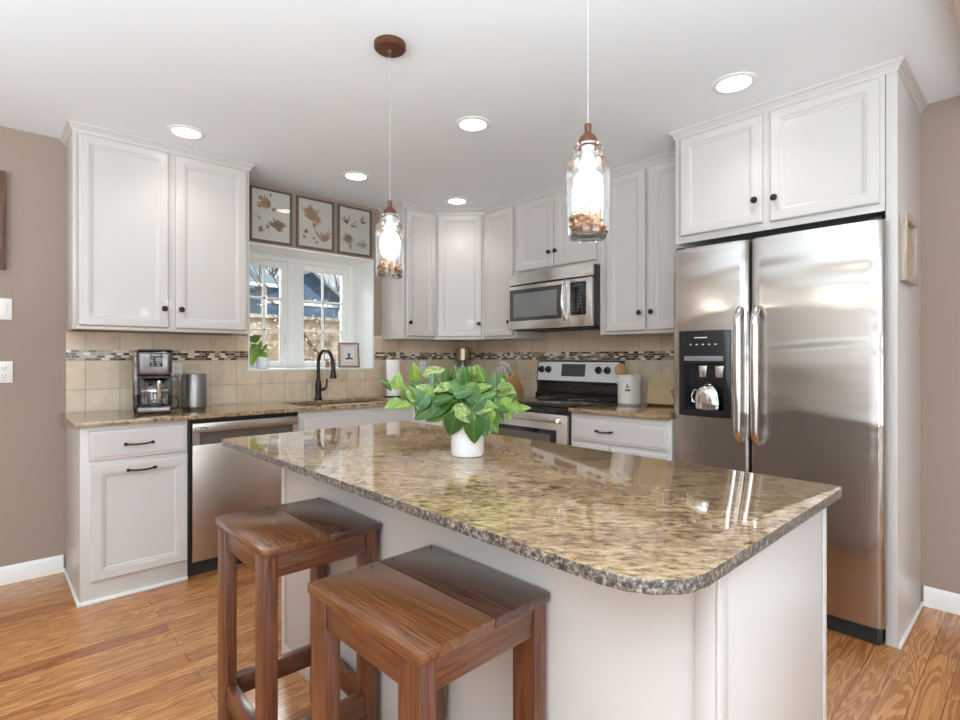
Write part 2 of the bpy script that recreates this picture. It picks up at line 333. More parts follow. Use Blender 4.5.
# ------------------------------------------------------------------ geometry helpers
class G:
    def __init__(s): s.bm = bmesh.new(); s.mi = 0
    def _tag(s, faces):
        for f in faces: f.material_index = s.mi
    def box(s, x0, x1, y0, y1, z0, z1, bev=0, seg=2):
        r = bmesh.ops.create_cube(s.bm, size=1)['verts']
        x0, x1 = min(x0, x1), max(x0, x1); y0, y1 = min(y0, y1), max(y0, y1); z0, z1 = min(z0, z1), max(z0, z1)
        for v in r:
            v.co = Vector(((x0 + x1) / 2 + v.co.x * (x1 - x0), (y0 + y1) / 2 + v.co.y * (y1 - y0), (z0 + z1) / 2 + v.co.z * (z1 - z0)))
        fs = set(f for v in r for f in v.link_faces); s._tag(fs)
        if bev:
            es = list(set(e for v in r for e in v.link_edges))
            q = bmesh.ops.bevel(s.bm, geom=es, offset=bev, segments=seg, affect='EDGES', profile=.5, clamp_overlap=True)
            s._tag(q['faces'])
        return s
    def lathe(s, prof, c=(0, 0, 0), seg=32, axis='Z', cap=(True, True), ang=2 * PI):
        rings = []
        for r, z in prof:
            ring = []
            for k in range(seg):
                a = ang * k / seg; p = (r * math.cos(a), r * math.sin(a), z)
                if axis == 'Y': p = (p[0], p[2], p[1])
                if axis == 'X': p = (p[2], p[0], p[1])
                ring.append(s.bm.verts.new((c[0] + p[0], c[1] + p[1], c[2] + p[2])))
            rings.append(ring)
        fs = []
        for a, b in zip(rings[:-1], rings[1:]):
            for k in range(seg):
                fs.append(s.bm.faces.new((a[k], a[(k + 1) % seg], b[(k + 1) % seg], b[k])))
        if cap[0] and prof[0][0] > 1e-5: fs.append(s.bm.faces.new(rings[0][::-1]))
        if cap[1] and prof[-1][0] > 1e-5: fs.append(s.bm.faces.new(rings[-1]))
        s._tag(fs); return s
    def cyl(s, c, r, h, axis='Z', seg=24, bev=0):
        p = [(r, 0), (r, h)] if not bev else [(r - bev, 0), (r - bev * .3, bev * .3), (r, bev), (r, h - bev), (r - bev * .3, h - bev * .3), (r - bev, h)]
        return s.lathe(p, c, seg, axis)
    def tube(s, pts, r, seg=10, cap=True):
        pts = [Vector(p) for p in pts]; rr = r if isinstance(r, (list, tuple)) else [r] * len(pts)
        rings = []; up = None
        for i, p in enumerate(pts):
            t = (pts[min(i + 1, len(pts) - 1)] - pts[max(i - 1, 0)]).normalized()
            if up is None:
                up = t.orthogonal().normalized()
            up = (up - t * up.dot(t)).normalized(); sd = t.cross(up)
            rings.append([s.bm.verts.new(p + (up * math.cos(2 * PI * k / seg) + sd * math.sin(2 * PI * k / seg)) * rr[i]) for k in range(seg)])
        fs = []
        for a, b in zip(rings[:-1], rings[1:]):
            for k in range(seg): fs.append(s.bm.faces.new((a[k], a[(k + 1) % seg], b[(k + 1) % seg], b[k])))
        if cap: fs.append(s.bm.faces.new(rings[0][::-1])); fs.append(s.bm.faces.new(rings[-1]))
        s._tag(fs); return s
    def prism(s, poly, z0, z1, plane='XY', bev=0):
        def P(a, b, c): return {'XY': (a, b, c), 'XZ': (a, c, b), 'YZ': (c, a, b)}[plane]
        A = [s.bm.verts.new(P(a, b, z0)) for a, b in poly]; B = [s.bm.verts.new(P(a, b, z1)) for a, b in poly]
        fs = [s.bm.faces.new(A[::-1]), s.bm.faces.new(B)]; n = len(poly)
        for k in range(n): fs.append(s.bm.faces.new((A[k], A[(k + 1) % n], B[(k + 1) % n], B[k])))
        s._tag(fs)
        if bev:
            es = list(set(e for f in fs[:2] for e in f.edges))
            q = bmesh.ops.bevel(s.bm, geom=es, offset=bev, segments=2, affect='EDGES', profile=.5, clamp_overlap=True); s._tag(q['faces'])
        return s
    def panel(s, x0, x1, z0, z1, prof, yb=0.):
        """board in the XZ plane facing -Y: rings of (inset, y), last ring filled"""
        rings = [[s.bm.verts.new(p) for p in ((x0 + i, y, z0 + i), (x1 - i, y, z0 + i), (x1 - i, y, z1 - i), (x0 + i, y, z1 - i))] for i, y in [(0, yb)] + prof]
        fs = [s.bm.faces.new(rings[0][::-1])]
        for a, b in zip(rings[:-1], rings[1:]):
            for k in range(4): fs.append(s.bm.faces.new((a[k], a[(k + 1) % 4], b[(k + 1) % 4], b[k])))
        fs.append(s.bm.faces.new(rings[-1])); s._tag(fs); return s
    def sphere(s, c, r, seg=16, rings=10, sq=(1, 1, 1)):
        q = bmesh.ops.create_uvsphere(s.bm, u_segments=seg, v_segments=rings, radius=r)['verts']
        for v in q: v.co = Vector((c[0] + v.co.x * sq[0], c[1] + v.co.y * sq[1], c[2] + v.co.z * sq[2]))
        s._tag(set(f for v in q for f in v.link_faces)); return s
    def xf(s, M):
        bmesh.ops.transform(s.bm, matrix=M, verts=s.bm.verts); return s

def obj(name, g, m, parent=None, label=None, loc=None, sharp=32, kind=None):
    me = bpy.data.meshes.new(name)
    bmesh.ops.recalc_face_normals(g.bm, faces=g.bm.faces)
    for f in g.bm.faces: f.smooth = True
    g.bm.to_mesh(me); g.bm.free()
    for mm in (m if isinstance(m, (list, tuple)) else [m]): me.materials.append(mm)
    if sharp: me.set_sharp_from_angle(angle=math.radians(sharp))
    o = bpy.data.objects.new(name, me); sc.collection.objects.link(o)
    if parent: o.parent = parent
    if loc: o.location = loc
    if label: o['label'] = label
    if kind: o['kind'] = kind
    return o
def tag(o, label, cat, group=None, kind=None):
    o['label'] = label; o['category'] = cat
    if group: o['group'] = group
    if kind: o['kind'] = kind
    return o
def root(name, label, cat, loc=(0, 0, 0), rz=0, group=None):
    o = bpy.data.objects.new(name, None); sc.collection.objects.link(o); o.empty_display_size = .1
    o.location = loc; o.rotation_euler = (0, 0, rz); return tag(o, label, cat, group)
def struct(name, g, m, label=None, cat=None, sharp=32):
    o = obj(name, g, m, sharp=sharp); o['kind'] = 'structure'
    if label: o['label'] = label
    if cat: o['category'] = cat
    return o
def kids(o): return [c for c in bpy.data.objects if c.parent == o]
def copy_tree(o, loc=None, rz=None, label=None, parent=None):
    c = o.copy(); sc.collection.objects.link(c)
    if parent: c.parent = parent
    for ch in kids(o): copy_tree(ch, parent=c)
    if loc is not None: c.location = loc
    if rz is not None: c.rotation_euler = (0, 0, rz)
    if label: c['label'] = label
    return c
def cut(o, g):
    """bake a boolean difference into o"""
    me = bpy.data.meshes.new('c'); bmesh.ops.recalc_face_normals(g.bm, faces=g.bm.faces); g.bm.to_mesh(me); g.bm.free()
    c = bpy.data.objects.new('c', me); sc.collection.objects.link(c)
    pr = o.parent; o.parent = None
    md = o.modifiers.new('b', 'BOOLEAN'); md.operation = 'DIFFERENCE'; md.object = c; md.solver = 'EXACT'
    bpy.context.view_layer.update()
    dg = bpy.context.evaluated_depsgraph_get()
    nm = bpy.data.meshes.new_from_object(o.evaluated_get(dg)); o.modifiers.clear(); o.data = nm
    o.parent = pr; bpy.data.objects.remove(c)
    for p in nm.polygons: p.use_smooth = True
    nm.set_sharp_from_angle(angle=math.radians(32))

# ------------------------------------------------------------------ dimensions
W = 3.802; E = 3.354; H = 2.439
YU = 3.486; XU = E - .325           # upper cabinet fronts
YB = 3.204; XR = 2.704              # base cabinet fronts
UB = 1.358; CT = .894; CB = .873
XL = .339
RX0, RX1, RZ0, RZ1, RD = 1.352, 2.335, 1.126, 2.002, .33   # window recess
WT = .40

# ------------------------------------------------------------------ structure
struct('floor', G().box(-3.2, E + .15, -5.8, W + .1, -.1, 0), FLOOR)
rg = obj('bounce_sheet', G().box(-2.9, 2.3, -3.1, -.75, .0, .012, .003), simple('bounce_grey', (.62, .62, .62), .95)); tag(rg, 'pale grey rug added unseen behind the camera to cut the orange floor bounce', 'reflector')  # unseen pale sheet, added to weaken the warm bounce off the floor
struct('ceiling', G().box(-3.2, E + .15, -5.8, W + WT, H, H + .12), CEIL)
g = G(); g.box(-3.2, RX0 - .012, W, W + WT, -.1, H + .02); g.box(RX1 + .012, E + .15, W, W + WT, -.1, H + .02)
g.box(RX0 - .012, RX1 + .012, W, W + WT, -.1, RZ0 - .012); g.box(RX0 - .012, RX1 + .012, W, W + WT, RZ1 + .012, H + .02)
struct('wall_back', g, TAUPE)
g = G(); g.box(E, E + .15, -5.8, W, -.1, H + .02)
struct('wall_right', g, TAUPE)
# rest of the room, behind and left of the camera, with wide openings for daylight
g = G(); g.box(-3.2, -2.5, -5.8, -5.65, 0, H); g.box(2.1, E, -5.8, -5.65, 0, H); g.box(-2.5, 2.1, -5.8, -5.65, 2.32, H); g.box(-2.5, 2.1, -5.8, -5.65, 0, .18)
struct('wall_front', g, BEIGE)
g = G(); g.box(-3.2, -3.05, -5.65, -2.9, 0, H); g.box(-3.2, -3.05, .3, W, 0, H); g.box(-3.2, -3.05, -2.9, .3, 2.32, H); g.box(-3.2, -3.05, -2.9, .3, 0, .18)
struct('wall_left', g, BEIGE)
struct('trim_1', G().box(-3.05, E, .05, .215, 2.36, H), simple('beam_paint', (.52, .38, .31), .6), 'painted beam across the ceiling near the camera')
# baseboards
def base_prof(): return [(0, 0), (.014, 0), (.014, .075), (.010, .088), (.004, .095), (0, .095)]
g = G(); g.prism([(W - a, b) for a, b in base_prof()], -3.05, XL - .012, 'YZ'); struct('baseboard_back', g, WHITE)
g = G(); g.prism([(E - a, b) for a, b in base_prof()], -5.65, .431 - .012, 'XZ'); struct('baseboard_right', g, WHITE)
# window recess lining (white painted jambs, head, sill board)
g = G(); g.box(RX1, RX1 + .012, W - .003, W + RD, RZ0 - .012, RZ1 + .012); g.box(RX0 - .012, RX0, W - .003, W + RD, RZ0 - .012, RZ1 + .012)
g.box(RX0, RX1, W - .003, W + RD, RZ1, RZ1 + .012)
struct('trim_2', g, WHITE, 'white painted lining of the deep window opening')
struct('trim_3', G().box(RX0, RX1, W - .008, W + RD, RZ0 - .012, RZ0), WHITE, 'white sill board of the window over the sink')
# window unit: twin casement
YW = W + RD - .02
win = bpy.data.objects.new('window_1', None); sc.collection.objects.link(win); win.location = (1.80, YW, RZ0); win['kind'] = 'structure'; win['label'] = 'white twin casement window over the sink'
def wloc(x): return x - 1.80
def frame_box(g, x0, x1, z0, z1, t, y0, y1, bev=.004):
    g.box(x0, x0 + t, y0, y1, z0, z1, bev); g.box(x1 - t, x1, y0, y1, z0, z1, bev)
    g.box(x0 + t, x1 - t, y0, y1, z0, z0 + t, bev); g.box(x0 + t, x1 - t, y0, y1, z1 - t, z1, bev)
wz1 = RZ1 - RZ0
g = G(); hw = RX1 - 1.80; hl = 1.80 - RX0
g.box(-hl, -hl + .050, -.01, .07, 0, wz1, .004); g.box(hw - .050, hw, -.01, .07, 0, wz1, .004); g.box(-hl + .05, hw - .05, -.01, .07, 0, .014, .003)
g.box(-hl + .05, hw - .05, -.01, .07, wz1 - .040, wz1, .004); g.box(-.045, .045, -.014, .07, .014, wz1 - .040, .004)
obj('window_frame', g, WHITE, win)
for sx0, sx1 in ((-hl + .05, -.045), (.045, hw - .05)):
    z0_, z1_, t_ = .014, wz1 - .040, .047
    g = G(); g.box(sx0, sx0 + t_, .004, .055, z0_, z1_, .004); g.box(sx1 - t_, sx1, .004, .055, z0_, z1_, .004)
    g.box(sx0 + t_, sx1 - t_, .004, .055, z0_, z0_ + .040, .004); g.box(sx0 + t_, sx1 - t_, .004, .055, z1_ - .049, z1_, .004)
    s = obj('sash', g, WHITE, win)
    g = G(); xm = (sx0 + sx1) / 2; a, b = z0_ + .040, z1_ - .049
    g.box(xm - .008, xm + .008, .018, .034, a, b, .002)
    for k in (1, 2): z = a + (b - a) * k / 3; g.box(sx0 + .047, sx1 - .047, .018, .034, z - .008, z + .008, .002)
    obj('grille', g, WHITE, s)
    obj('pane', G().box(sx0 + .045, sx1 - .045, .036, .040, a - .002, b + .002), GLASS, s)
g = G(); g.tube([(-.065, -.018, .17), (-.065, -.035, .20), (-.066, -.040, .25), (-.067, -.034, .30)], [.006, .008, .007, .005], 8); g.box(-.078, -.052, -.022, -.012, .13, .20, .003)
obj('window_latch', g, WHITE, win)

# backsplash
g = G(); g.box(XL, RX1 + .012, W - .010, W - .0005, CT, RZ0 - .013); g.box(XL, RX0 - .013, W - .010, W - .0005, RZ0 - .013, UB)
g.box(RX1 + .013, E - .0005, W - .010, W - .0005, CT, UB + .03)
bs = obj('tile_backsplash', g, TILE_W); tag(bs, 'beige stone tile backsplash on the window wall around the sink', 'backsplash', kind='structure')
g = G(); g.box(XL, RX0 - .013, W - .012, W - .009, 1.1905, 1.2525); g.box(RX1 + .013, E - .011, W - .012, W - .009, 1.1905, 1.2525)
obj('mosaic_band', g, MOS_W, bs, 'narrow band of brown and cream glass mosaic')
g = G(); g.box(E - .010, E - .0005, 1.36, W - .011, CT, UB + .10)
bs2 = obj('tile_backsplash', g, TILE_R); tag(bs2, 'beige stone tile backsplash behind the range', 'backsplash', kind='structure')
obj('mosaic_band', G().box(E - .012, E - .009, 1.36, W - .013, 1.1905, 1.2525), MOS_R, bs2, 'narrow band of brown and cream glass mosaic')

# crown mouldings (swept, mitred)
CROWN = [(.0, -.042), (.004, -.042), (.006, -.036), (.006, -.030), (.012, -.024), (.018, -.014), (.024, -.011), (.026, -.009), (.026, 0), (0, 0)]
def crown(name, path, label):
    """path: plan points, the moulding lies to the left of travel ... outward = right-hand side"""
    bm = bmesh.new(); n = len(path); P = [Vector(p) for p in path]; rings = []
    for i in range(n):
        d1 = (P[i] - P[i - 1]).normalized() if i else None; d2 = (P[i + 1] - P[i]).normalized() if i < n - 1 else None
        d1 = d1 or d2; d2 = d2 or d1
        n1 = Vector((d1.y, -d1.x)); n2 = Vector((d2.y, -d2.x)); m = (n1 + n2).normalized(); k = 1 / max(.2, m.dot(n1))
        rings.append([bm.verts.new((P[i].x + m.x * a * k, P[i].y + m.y * a * k, H + b)) for a, b in CROWN])
    q = len(CROWN)
    for a, b in zip(rings[:-1], rings[1:]):
        for k in range(q): bm.faces.new((a[k], a[(k + 1) % q], b[(k + 1) % q], b[k]))
    bm.faces.new(rings[0]); bm.faces.new(rings[-1][::-1])
    g = G(); g.bm.free(); g.bm = bm; struct(name, g, CAB, label)
crown('trim_4', [(XL, W), (XL, YU), (1.238, YU), (1.238, W)], 'crown moulding on the cabinet left of the window')
DA = (2.744, YU); DB = (XU, 3.192)
XC = 2.423
crown('trim_5', [(XC, W), (XC, YU), DA, DB, (XU, 1.43)], 'crown moulding over the corner and range cabinets')
XP = 2.771; YP = .431
crown('trim_6', [(XU + .02, 1.40), (XP, 1.40), (XP, YP), (E, YP)], 'crown moulding over the refrigerator cabinet')

# ------------------------------------------------------------------ cabinet parts
DOORP = [(0, -.012), (.002, -.0165), (.006, -.0195), (.008, -.020), (.042, -.020), (.0425, -.017), (.048, -.0165), (.0485, -.0135), (.055, -.0125), (.061, -.0095), (.0615, -.0065), (.066, -.0065)]
DRAWP = [(0, -.012), (.003, -.016), (.012, -.017), (.018, -.020), (.024, -.020)]
def knob(parent, x, z, y=-.020):
    g = G(); g.lathe([(.0075, 0), (.006, -.004), (.005, -.012), (.008, -.016), (.0145, -.019), (.016, -.024), (.012, -.029), (.0, -.031)], (x, y + .001, z), 20, 'Y', cap=(True, False))
    obj('knob', g, BRONZE, parent)
def pull(parent, x, z, L=.105, y=-.020):
    g = G(); h = L / 2; pts = []
    for k in range(13):
        t = k / 12 * 2 - 1; pts.append((x + t * h, y - .020 - .012 * (1 - t * t), z - .004 * (1 - t * t)))
    g.tube(pts, [.0048] * 13, 10)
    for sx in (-1, 1):
        g.cyl((x + sx * h, y - .022, z), .0055, .023, 'Y', 14); g.sphere((x + sx * h, y - .022, z), .0085, 14, 10)
    obj('pull', g, BRONZE, parent)
def door(parent, x0, x1, z0, z1, kn=None, pl=None, prof=DOORP):
    d = obj('door', G().panel(x0, x1, z0, z1, prof), CAB, parent, sharp=14)
    if kn: knob(d, *kn)
    if pl: pull(d, *pl)
    return d
def drawer(parent, x0, x1, z0, z1, pl=None):
    d = obj('drawer', G().panel(x0, x1, z0, z1, DRAWP), CAB, parent, sharp=14)
    if pl: pull(d, *pl)
    return d
def upper(label, loc, rz, wd, z0, z1, dp, doors, group=None):
    """loc = front left corner in plan, z measured from the floor"""
    r = root('wall_cabinet', label, 'cabinet', (loc[0], loc[1], z0), rz, group)
    g = G(); hh = z1 - z0
    g.box(.0175, wd - .0175, .0006, .02, .0005, .022, .001); g.box(.0175, wd - .0175, .0006, .02, hh - .05, hh - .0005, .001)
    g.box(0, .018, .0, dp, 0, hh, .0015); g.box(wd - .018, wd, .0, dp, 0, hh, .0015)
    g.box(.018, wd - .018, dp - .008, dp, .012, hh); g.box(.018, wd - .018, .005, dp, .016, .030); g.box(.018, wd - .018, .02, dp, hh - .02, hh)
    g.box(.018, wd - .018, .004, .012, .02, hh - .02)
    obj('body', g, CAB, r)
    for (x0, x1, a, b, k) in doors: door(r, x0, x1, a - z0, b - z0, (k[0], k[1] - z0) if k else None)
    return r
GU = 'white wall cabinets under the ceiling'
upper('white two-door wall cabinet left of the window, above the coffee maker', (XL, YU), 0, .899, UB, H, W - YU - .001,
      [(.024, .441, 1.378, 2.387, (.416, 1.487)), (.477, .878, 1.378, 2.387, (.503, 1.487))], GU)
upper('narrow white wall cabinet directly right of the window, knob at its lower left', (XC, YU), 0, DA[0] - XC - .001, UB, H, W - YU - .001,
      [(.022, .312, 1.378, 2.387, (.046, 1.487))], GU)
# diagonal corner cabinet
r = root('corner_wall_cabinet', 'white diagonal wall cabinet in the corner, one door facing the room', 'cabinet', (DA[0], DA[1], UB), math.atan2(DB[1] - DA[1], DB[0] - DA[0]), GU)
dl = math.dist(DA, DB)
Mi = Matrix.Translation((DA[0], DA[1], 0)) @ Matrix.Rotation(math.atan2(DB[1] - DA[1], DB[0] - DA[0]), 4, 'Z')
Mi = Mi.inverted()
def loc2(p): q = Mi @ Vector((p[0], p[1], 0)); return (q.x, q.y)
g = G(); g.prism([loc2(p) for p in [(DA[0], DA[1]), (DB[0], DB[1]), (E - .001, DB[1]), (E - .001, W - .001), (DA[0], W - .001)]], 0, H - UB)
obj('body', g, CAB, r)
door(r, .022, dl - .022, .020, 2.387 - UB, (dl - .046, 1.487 - UB))
R90 = -PI / 2
upper('slim white wall cabinet between the corner cabinet and the microwave', (XU, DB[1] - .001), R90, DB[1] - 2.836, UB, H, E - XU - .001,
      [(.016, .330, 1.378, 2.387, (.306, 1.487))], GU)
upper('short white two-door wall cabinet above the microwave', (XU, 2.834), R90, .768, 1.838, H, E - XU - .001,
      [(.022, .379, 1.868, 2.387, (.352, 1.975)), (.385, .745, 1.868, 2.387, (.412, 1.975))], GU)
upper('tall white two-door wall cabinet between microwave and refrigerator', (XU, 2.064), R90, .664, UB, H, E - XU - .001,
      [(.060, .342, 1.378, 2.387, (.312, 1.490)), (.362, .645, 1.378, 2.387, (.392, 1.490))], GU)
# refrigerator surround
fw = 1.40 - YP
r = root('refrigerator_cabinet', 'white cabinet over the refrigerator with a full-height side panel', 'cabinet', (XP, 1.40, 0), R90)
g = G(); D = E - XP - .001
g.box(.0205, fw - .042, 0, .02, 1.8255, 1.862, .001); g.box(.0205, fw - .042, 0, .02, 2.38, H, .001); g.box(0, .02, 0, D, 1.825, H, .001)
g.box(.02, fw - .042, .004, .014, 1.84, 2.41); g.box(.02, fw - .042, .02, D, 1.845, 1.86); g.box(.44, .49, .0, .02, 1.8622, 2.3798)
g.box(fw - .082, fw - .0422, 0, .02, 1.8622, 2.3798)
obj('body', g, CAB, r)
door(r, .034, .450, 1.862, 2.387, (.421, 1.972)); door(r, .483, .910, 1.858, 2.387, (.508, 1.966))
g = G(); g.box(fw - .040, fw, 0, D, 0, H, .002)
sp = obj('side_panel', g, CAB, r, 'tall white end panel right of the refrigerator')
g = G(); g.box(fw, fw + .012, -.006, D, 0, .018, .004); obj('shoe_moulding', g, WHITE, sp)

# ------------------------------------------------------------------ base cabinets
def base_body(g, wd, dp, toe=.075, left=True, right=True):
    g.box(0, wd, 0, .02, CB - .028, CB - .0006, .001); g.box(0, .04, 0, .02, .10, CB - .028, .001); g.box(wd - .04, wd, 0, .02, .10, CB - .028, .001)
    g.box(0, wd, .001, .019, .10, .14, .001)
    g.box(.002, wd - .002, .004, dp, .10, CB - .03)
r = root('base_cabinet', 'white base cabinet with drawer and pull-out door, at the left end of the counter', 'cabinet', (XL, YB, 0), 0)
g = G(); wd = .810 - XL
g.box(0, wd, 0, W - YB - .001, 0, CB - .0006, .0015); obj('body', g, CAB, r)
drawer(r, .034, wd - .006, .700, .848, (wd / 2 + .005, .772, .118))
door(r, .042, wd - .002, .108, .676, None, (wd / 2 + .016, .640, .118))
g = G(); g.box(-.012, 0, -.012, W - YB - .001, 0, .020, .004); g.box(0, wd, -.012, 0, 0, .020, .004); obj('shoe_moulding', g, WHITE, r)
# white side shade: side panel stile
# sink base
SB0, SB1 = 1.436, 2.292
r = root('sink_cabinet', 'white sink base cabinet with a false drawer front beside the dishwasher', 'cabinet', (SB0, YB, 0), 0)
g = G(); wd = SB1 - SB0
g.box(0, wd, 0, .02, .10, CB - .0006, .001); g.box(.0, .018, .0205, W - YB - .001, .121, CB - .0006); g.box(wd - .018, wd, .0205, W - YB - .001, .121, CB - .0006); g.box(0, wd, .06, .075, 0, .0995)
g.box(0, wd, .02, W - YB - .001, .10, .12)
obj('body', g, CAB, r)
drawer(r, .030, wd - .030, .690, .832)
door(r, .030, wd / 2 - .003, .125, .672, (wd / 2 - .035, .61)); door(r, wd / 2 + .003, wd - .030, .125, .672, (wd / 2 + .035, .61))
# diagonal corner base
CA = (SB1 + .001, YB); CC = (XR, 2.832)
ang = math.atan2(CC[1] - CA[1], CC[0] - CA[0]); cl = math.dist(CA, CC)
r = root('corner_base_cabinet', 'white diagonal corner base cabinet with two knobs, half hidden by the plant', 'cabinet', (CA[0], CA[1], 0), ang)
Mi = (Matrix.Translation((CA[0], CA[1], 0)) @ Matrix.Rotation(ang, 4, 'Z')).inverted()
g = G(); g.prism([loc2(p) for p in [CA, CC, (E - .001, CC[1]), (E - .001, W - .001), (CA[0], W - .001)]], .10, CB - .0006)
g.prism([loc2(p) for p in [(CA[0], CA[1] + .07), (CC[0] + .07, CC[1]), (E - .001, CC[1]), (E - .001, W - .001), (CA[0], W - .001)]], 0, .10)
obj('body', g, CAB, r)
m_ = .24
door(r, .015, m_ - .003, .125, .845, (.115, .775)); door(r, m_ + .003, cl - .02, .125, .845, (m_ + .02, .745))
# range-side base
r = root('base_cabinet', 'white base cabinet with a drawer between the range and the refrigerator', 'cabinet', (XR, 2.056, 0), R90)
g = G(); wd = 2.056 - 1.389
g.box(0, wd, 0, E - XR - .001, .10, CB - .0006, .0015); g.box(0, wd, .07, E - XR - .001, 0, .10); obj('body', g, CAB, r)
drawer(r, .022, wd - .016, .700, .838, (.262, .770, .10))
door(r, .022, .285, .125, .680, (.255, .61)); door(r, .291, wd - .016, .125, .680, (.32, .61))

# ------------------------------------------------------------------ counters
def slab(name, poly, rads, z0, z1, bev=.004, topm=GRANITE):
    """plan polygon with rounded corners"""
    pts = []
    n = len(poly)
    for i in range(n):
        p = Vector(poly[i]); a = Vector(poly[i - 1]); b = Vector(poly[(i + 1) % n]); r_ = rads[i]
        if r_ <= 0: pts.append(tuple(p)); continue
        d1 = (a - p).normalized(); d2 = (b - p).normalized(); half = d1.angle(d2) / 2; t = r_ / math.tan(half)
        c = p + (d1 + d2).normalized() * (r_ / math.sin(half)); s0 = p + d1 * t - c; s1 = p + d2 * t - c
        tot = s0.angle(s1); k = max(3, int(tot / .16)); sg = 1 if (s0.x * s1.y - s0.y * s1.x) > 0 else -1
        for q in range(k + 1):
            th = sg * tot * q / k; pts.append((c.x + s0.x * math.cos(th) - s0.y * math.sin(th), c.y + s0.x * math.sin(th) + s0.y * math.cos(th)))
    g = G(); g.prism(pts, z0, z1, bev=bev)
    for f in g.bm.faces: f.material_index = 1 if abs(f.normal.z) < .8 else 0
    g.bm.normal_update()
    for f in g.bm.faces: f.material_index = 1 if abs(f.normal.z) < .8 else 0
    return obj(name, g, [topm, GRANITE_E if name == 'island_countertop' else GRANITE])
mc = slab('granite_countertop', [(XL - .030, W - .0115), (XL - .030, YB - .036), (2.305, YB - .036), (XR - .036, 2.832), (E - .0115, 2.832), (E - .0115, W - .0115)], [0, .025, .02, .02, 0, 0], CB, CT, .002)
tag(mc, 'speckled brown granite countertop along the window wall and corner', 'countertop')
SK = (1.50, 2.20, 3.285, 3.635)
g = G(); g.prism([(SK[0], SK[2]), (SK[1], SK[2]), (SK[1], SK[3]), (SK[0], SK[3])], CB - .05, CT + .05); cut(mc, g)
rc = slab('granite_countertop', [(XR - .036, 2.058), (XR - .036, 1.388), (E - .0115, 1.388), (E - .0115, 2.058)], [.012, 0, 0, 0], CB, CT, .002)
tag(rc, 'short speckled granite countertop between range and refrigerator', 'countertop')
# sink bowl
g = G(); x0, x1, y0, y1 = SK
g.box(x0 - .018, x0 - .002, y0 - .018, y1 + .018, CB - .20, CB - .0008); g.box(x1 + .002, x1 + .018, y0 - .018, y1 + .018, CB - .20, CB - .0008)
g.box(x0 - .002, x1 + .002, y0 - .018, y0 - .002, CB - .20, CB - .0008); g.box(x0 - .002, x1 + .002, y1 + .002, y1 + .018, CB - .20, CB - .0008)
g.box(x0 - .018, x1 + .018, y0 - .018, y1 + .018, CB - .215, CB - .20)
sk = obj('kitchen_sink', g, simple('dark_sink', (.16, .14, .125), .35, .3)); tag(sk, 'dark undermount sink set into the granite below the window', 'sink')
# island
ix0, ix1, iy0, iy1 = .663, 1.526, .340, 2.179
it = slab('island_countertop', [(ix0, iy1), (ix0, iy0), (ix1, iy0), (ix1, iy1)], [.03, .11, .025, .02], CB, CT, .003)
tag(it, 'large glossy brown granite top of the kitchen island', 'countertop')
BX0, BX1, BY0, BY1 = .885, 1.500, .375, 2.12
r = root('kitchen_island', 'white panelled kitchen island body under the granite top', 'island', (BX0, BY0, 0))
wd, dp = BX1 - BX0, BY1 - BY0
obj('body', G().box(0, wd, 0, dp, 0, CB - .0006, .001), CAB, r)
g = G(); g.box(-.006, .032, -.006, .0, 0, CB - .001, .0015); g.box(-.006, 0, 0, .035, 0, CB - .001, .0015); obj('corner_trim', g, CAB, r)
g = G(); g.box(wd - .018, wd + .003, -.004, 0, 0, CB - .001, .0012); g.box(wd, wd + .003, 0, .02, 0, CB - .001); obj('edge_strip', g, CAB, r)
g = G(); g.box(-.006, 0, dp - .03, dp, .0, CB - .001, .0015); obj('edge_strip', g, CAB, r)
g = G(); g.box(-.005, 0, .036, dp - .031, 0, .06, .0015); obj('base_trim', g, CAB, r)
for k in range(4):
    a = .03 + k * (dp - .06) / 4; door(r, 0, .1, 0, .1) if False else None

# ------------------------------------------------------------------ dishwasher
DX0, DX1 = .812, 1.434
r = root('dishwasher', 'stainless steel dishwasher between the drawer cabinet and the sink', 'dishwasher', (DX0, YB, 0))
wd = DX1 - DX0
g = G(); g.box(0, wd, .032, .56, .10, CB - .002); g.box(0, .012, .002, .04, .10, CB - .002); g.box(wd - .007, wd, .002, .04, .10, CB - .002); g.box(.0, wd, .035, .56, .0, .10); obj('body', g, MATTEB, r)
fx0, fx1 = .016, wd - .010
g = G(); g.box(fx0, fx1, -.028, .0, .092, .728, .002)
g.box(fx0, fx1, -.028, .0, .795, .846, .003); g.box(fx0, fx0 + .036, -.028, 0, .728, .795); g.box(fx1 - .036, fx1, -.028, 0, .728, .795); d__ = obj('door', g, STEELD, r, 'stainless door with a recessed pocket handle')
obj('pocket_handle', G().box(fx0 + .036, fx1 - .036, .004, .012, .728, .795), simple('pocket_steel', (.16, .135, .115), .4, .7), d__)
g = G(); g.mi = 0; g.box(fx0 + .012, fx0 + .074, -.0295, -.028, .806, .826)
d_ = obj('badge', g, simple('badge_grey', (.12, .12, .125), .3), r, 'small dark badge with pale lettering')
g = G()
for k, (x, wdd) in enumerate([(.016, .006), (.024, .005), (.031, .007), (.042, .006), (.050, .005), (.057, .007)]):
    g.box(fx0 + x, fx0 + x + wdd, -.0302, -.0294, .811, .821 if k < 3 else .817)
obj('badge_letters', g, simple('badge_silver', (.6, .6, .6), .3), d_)

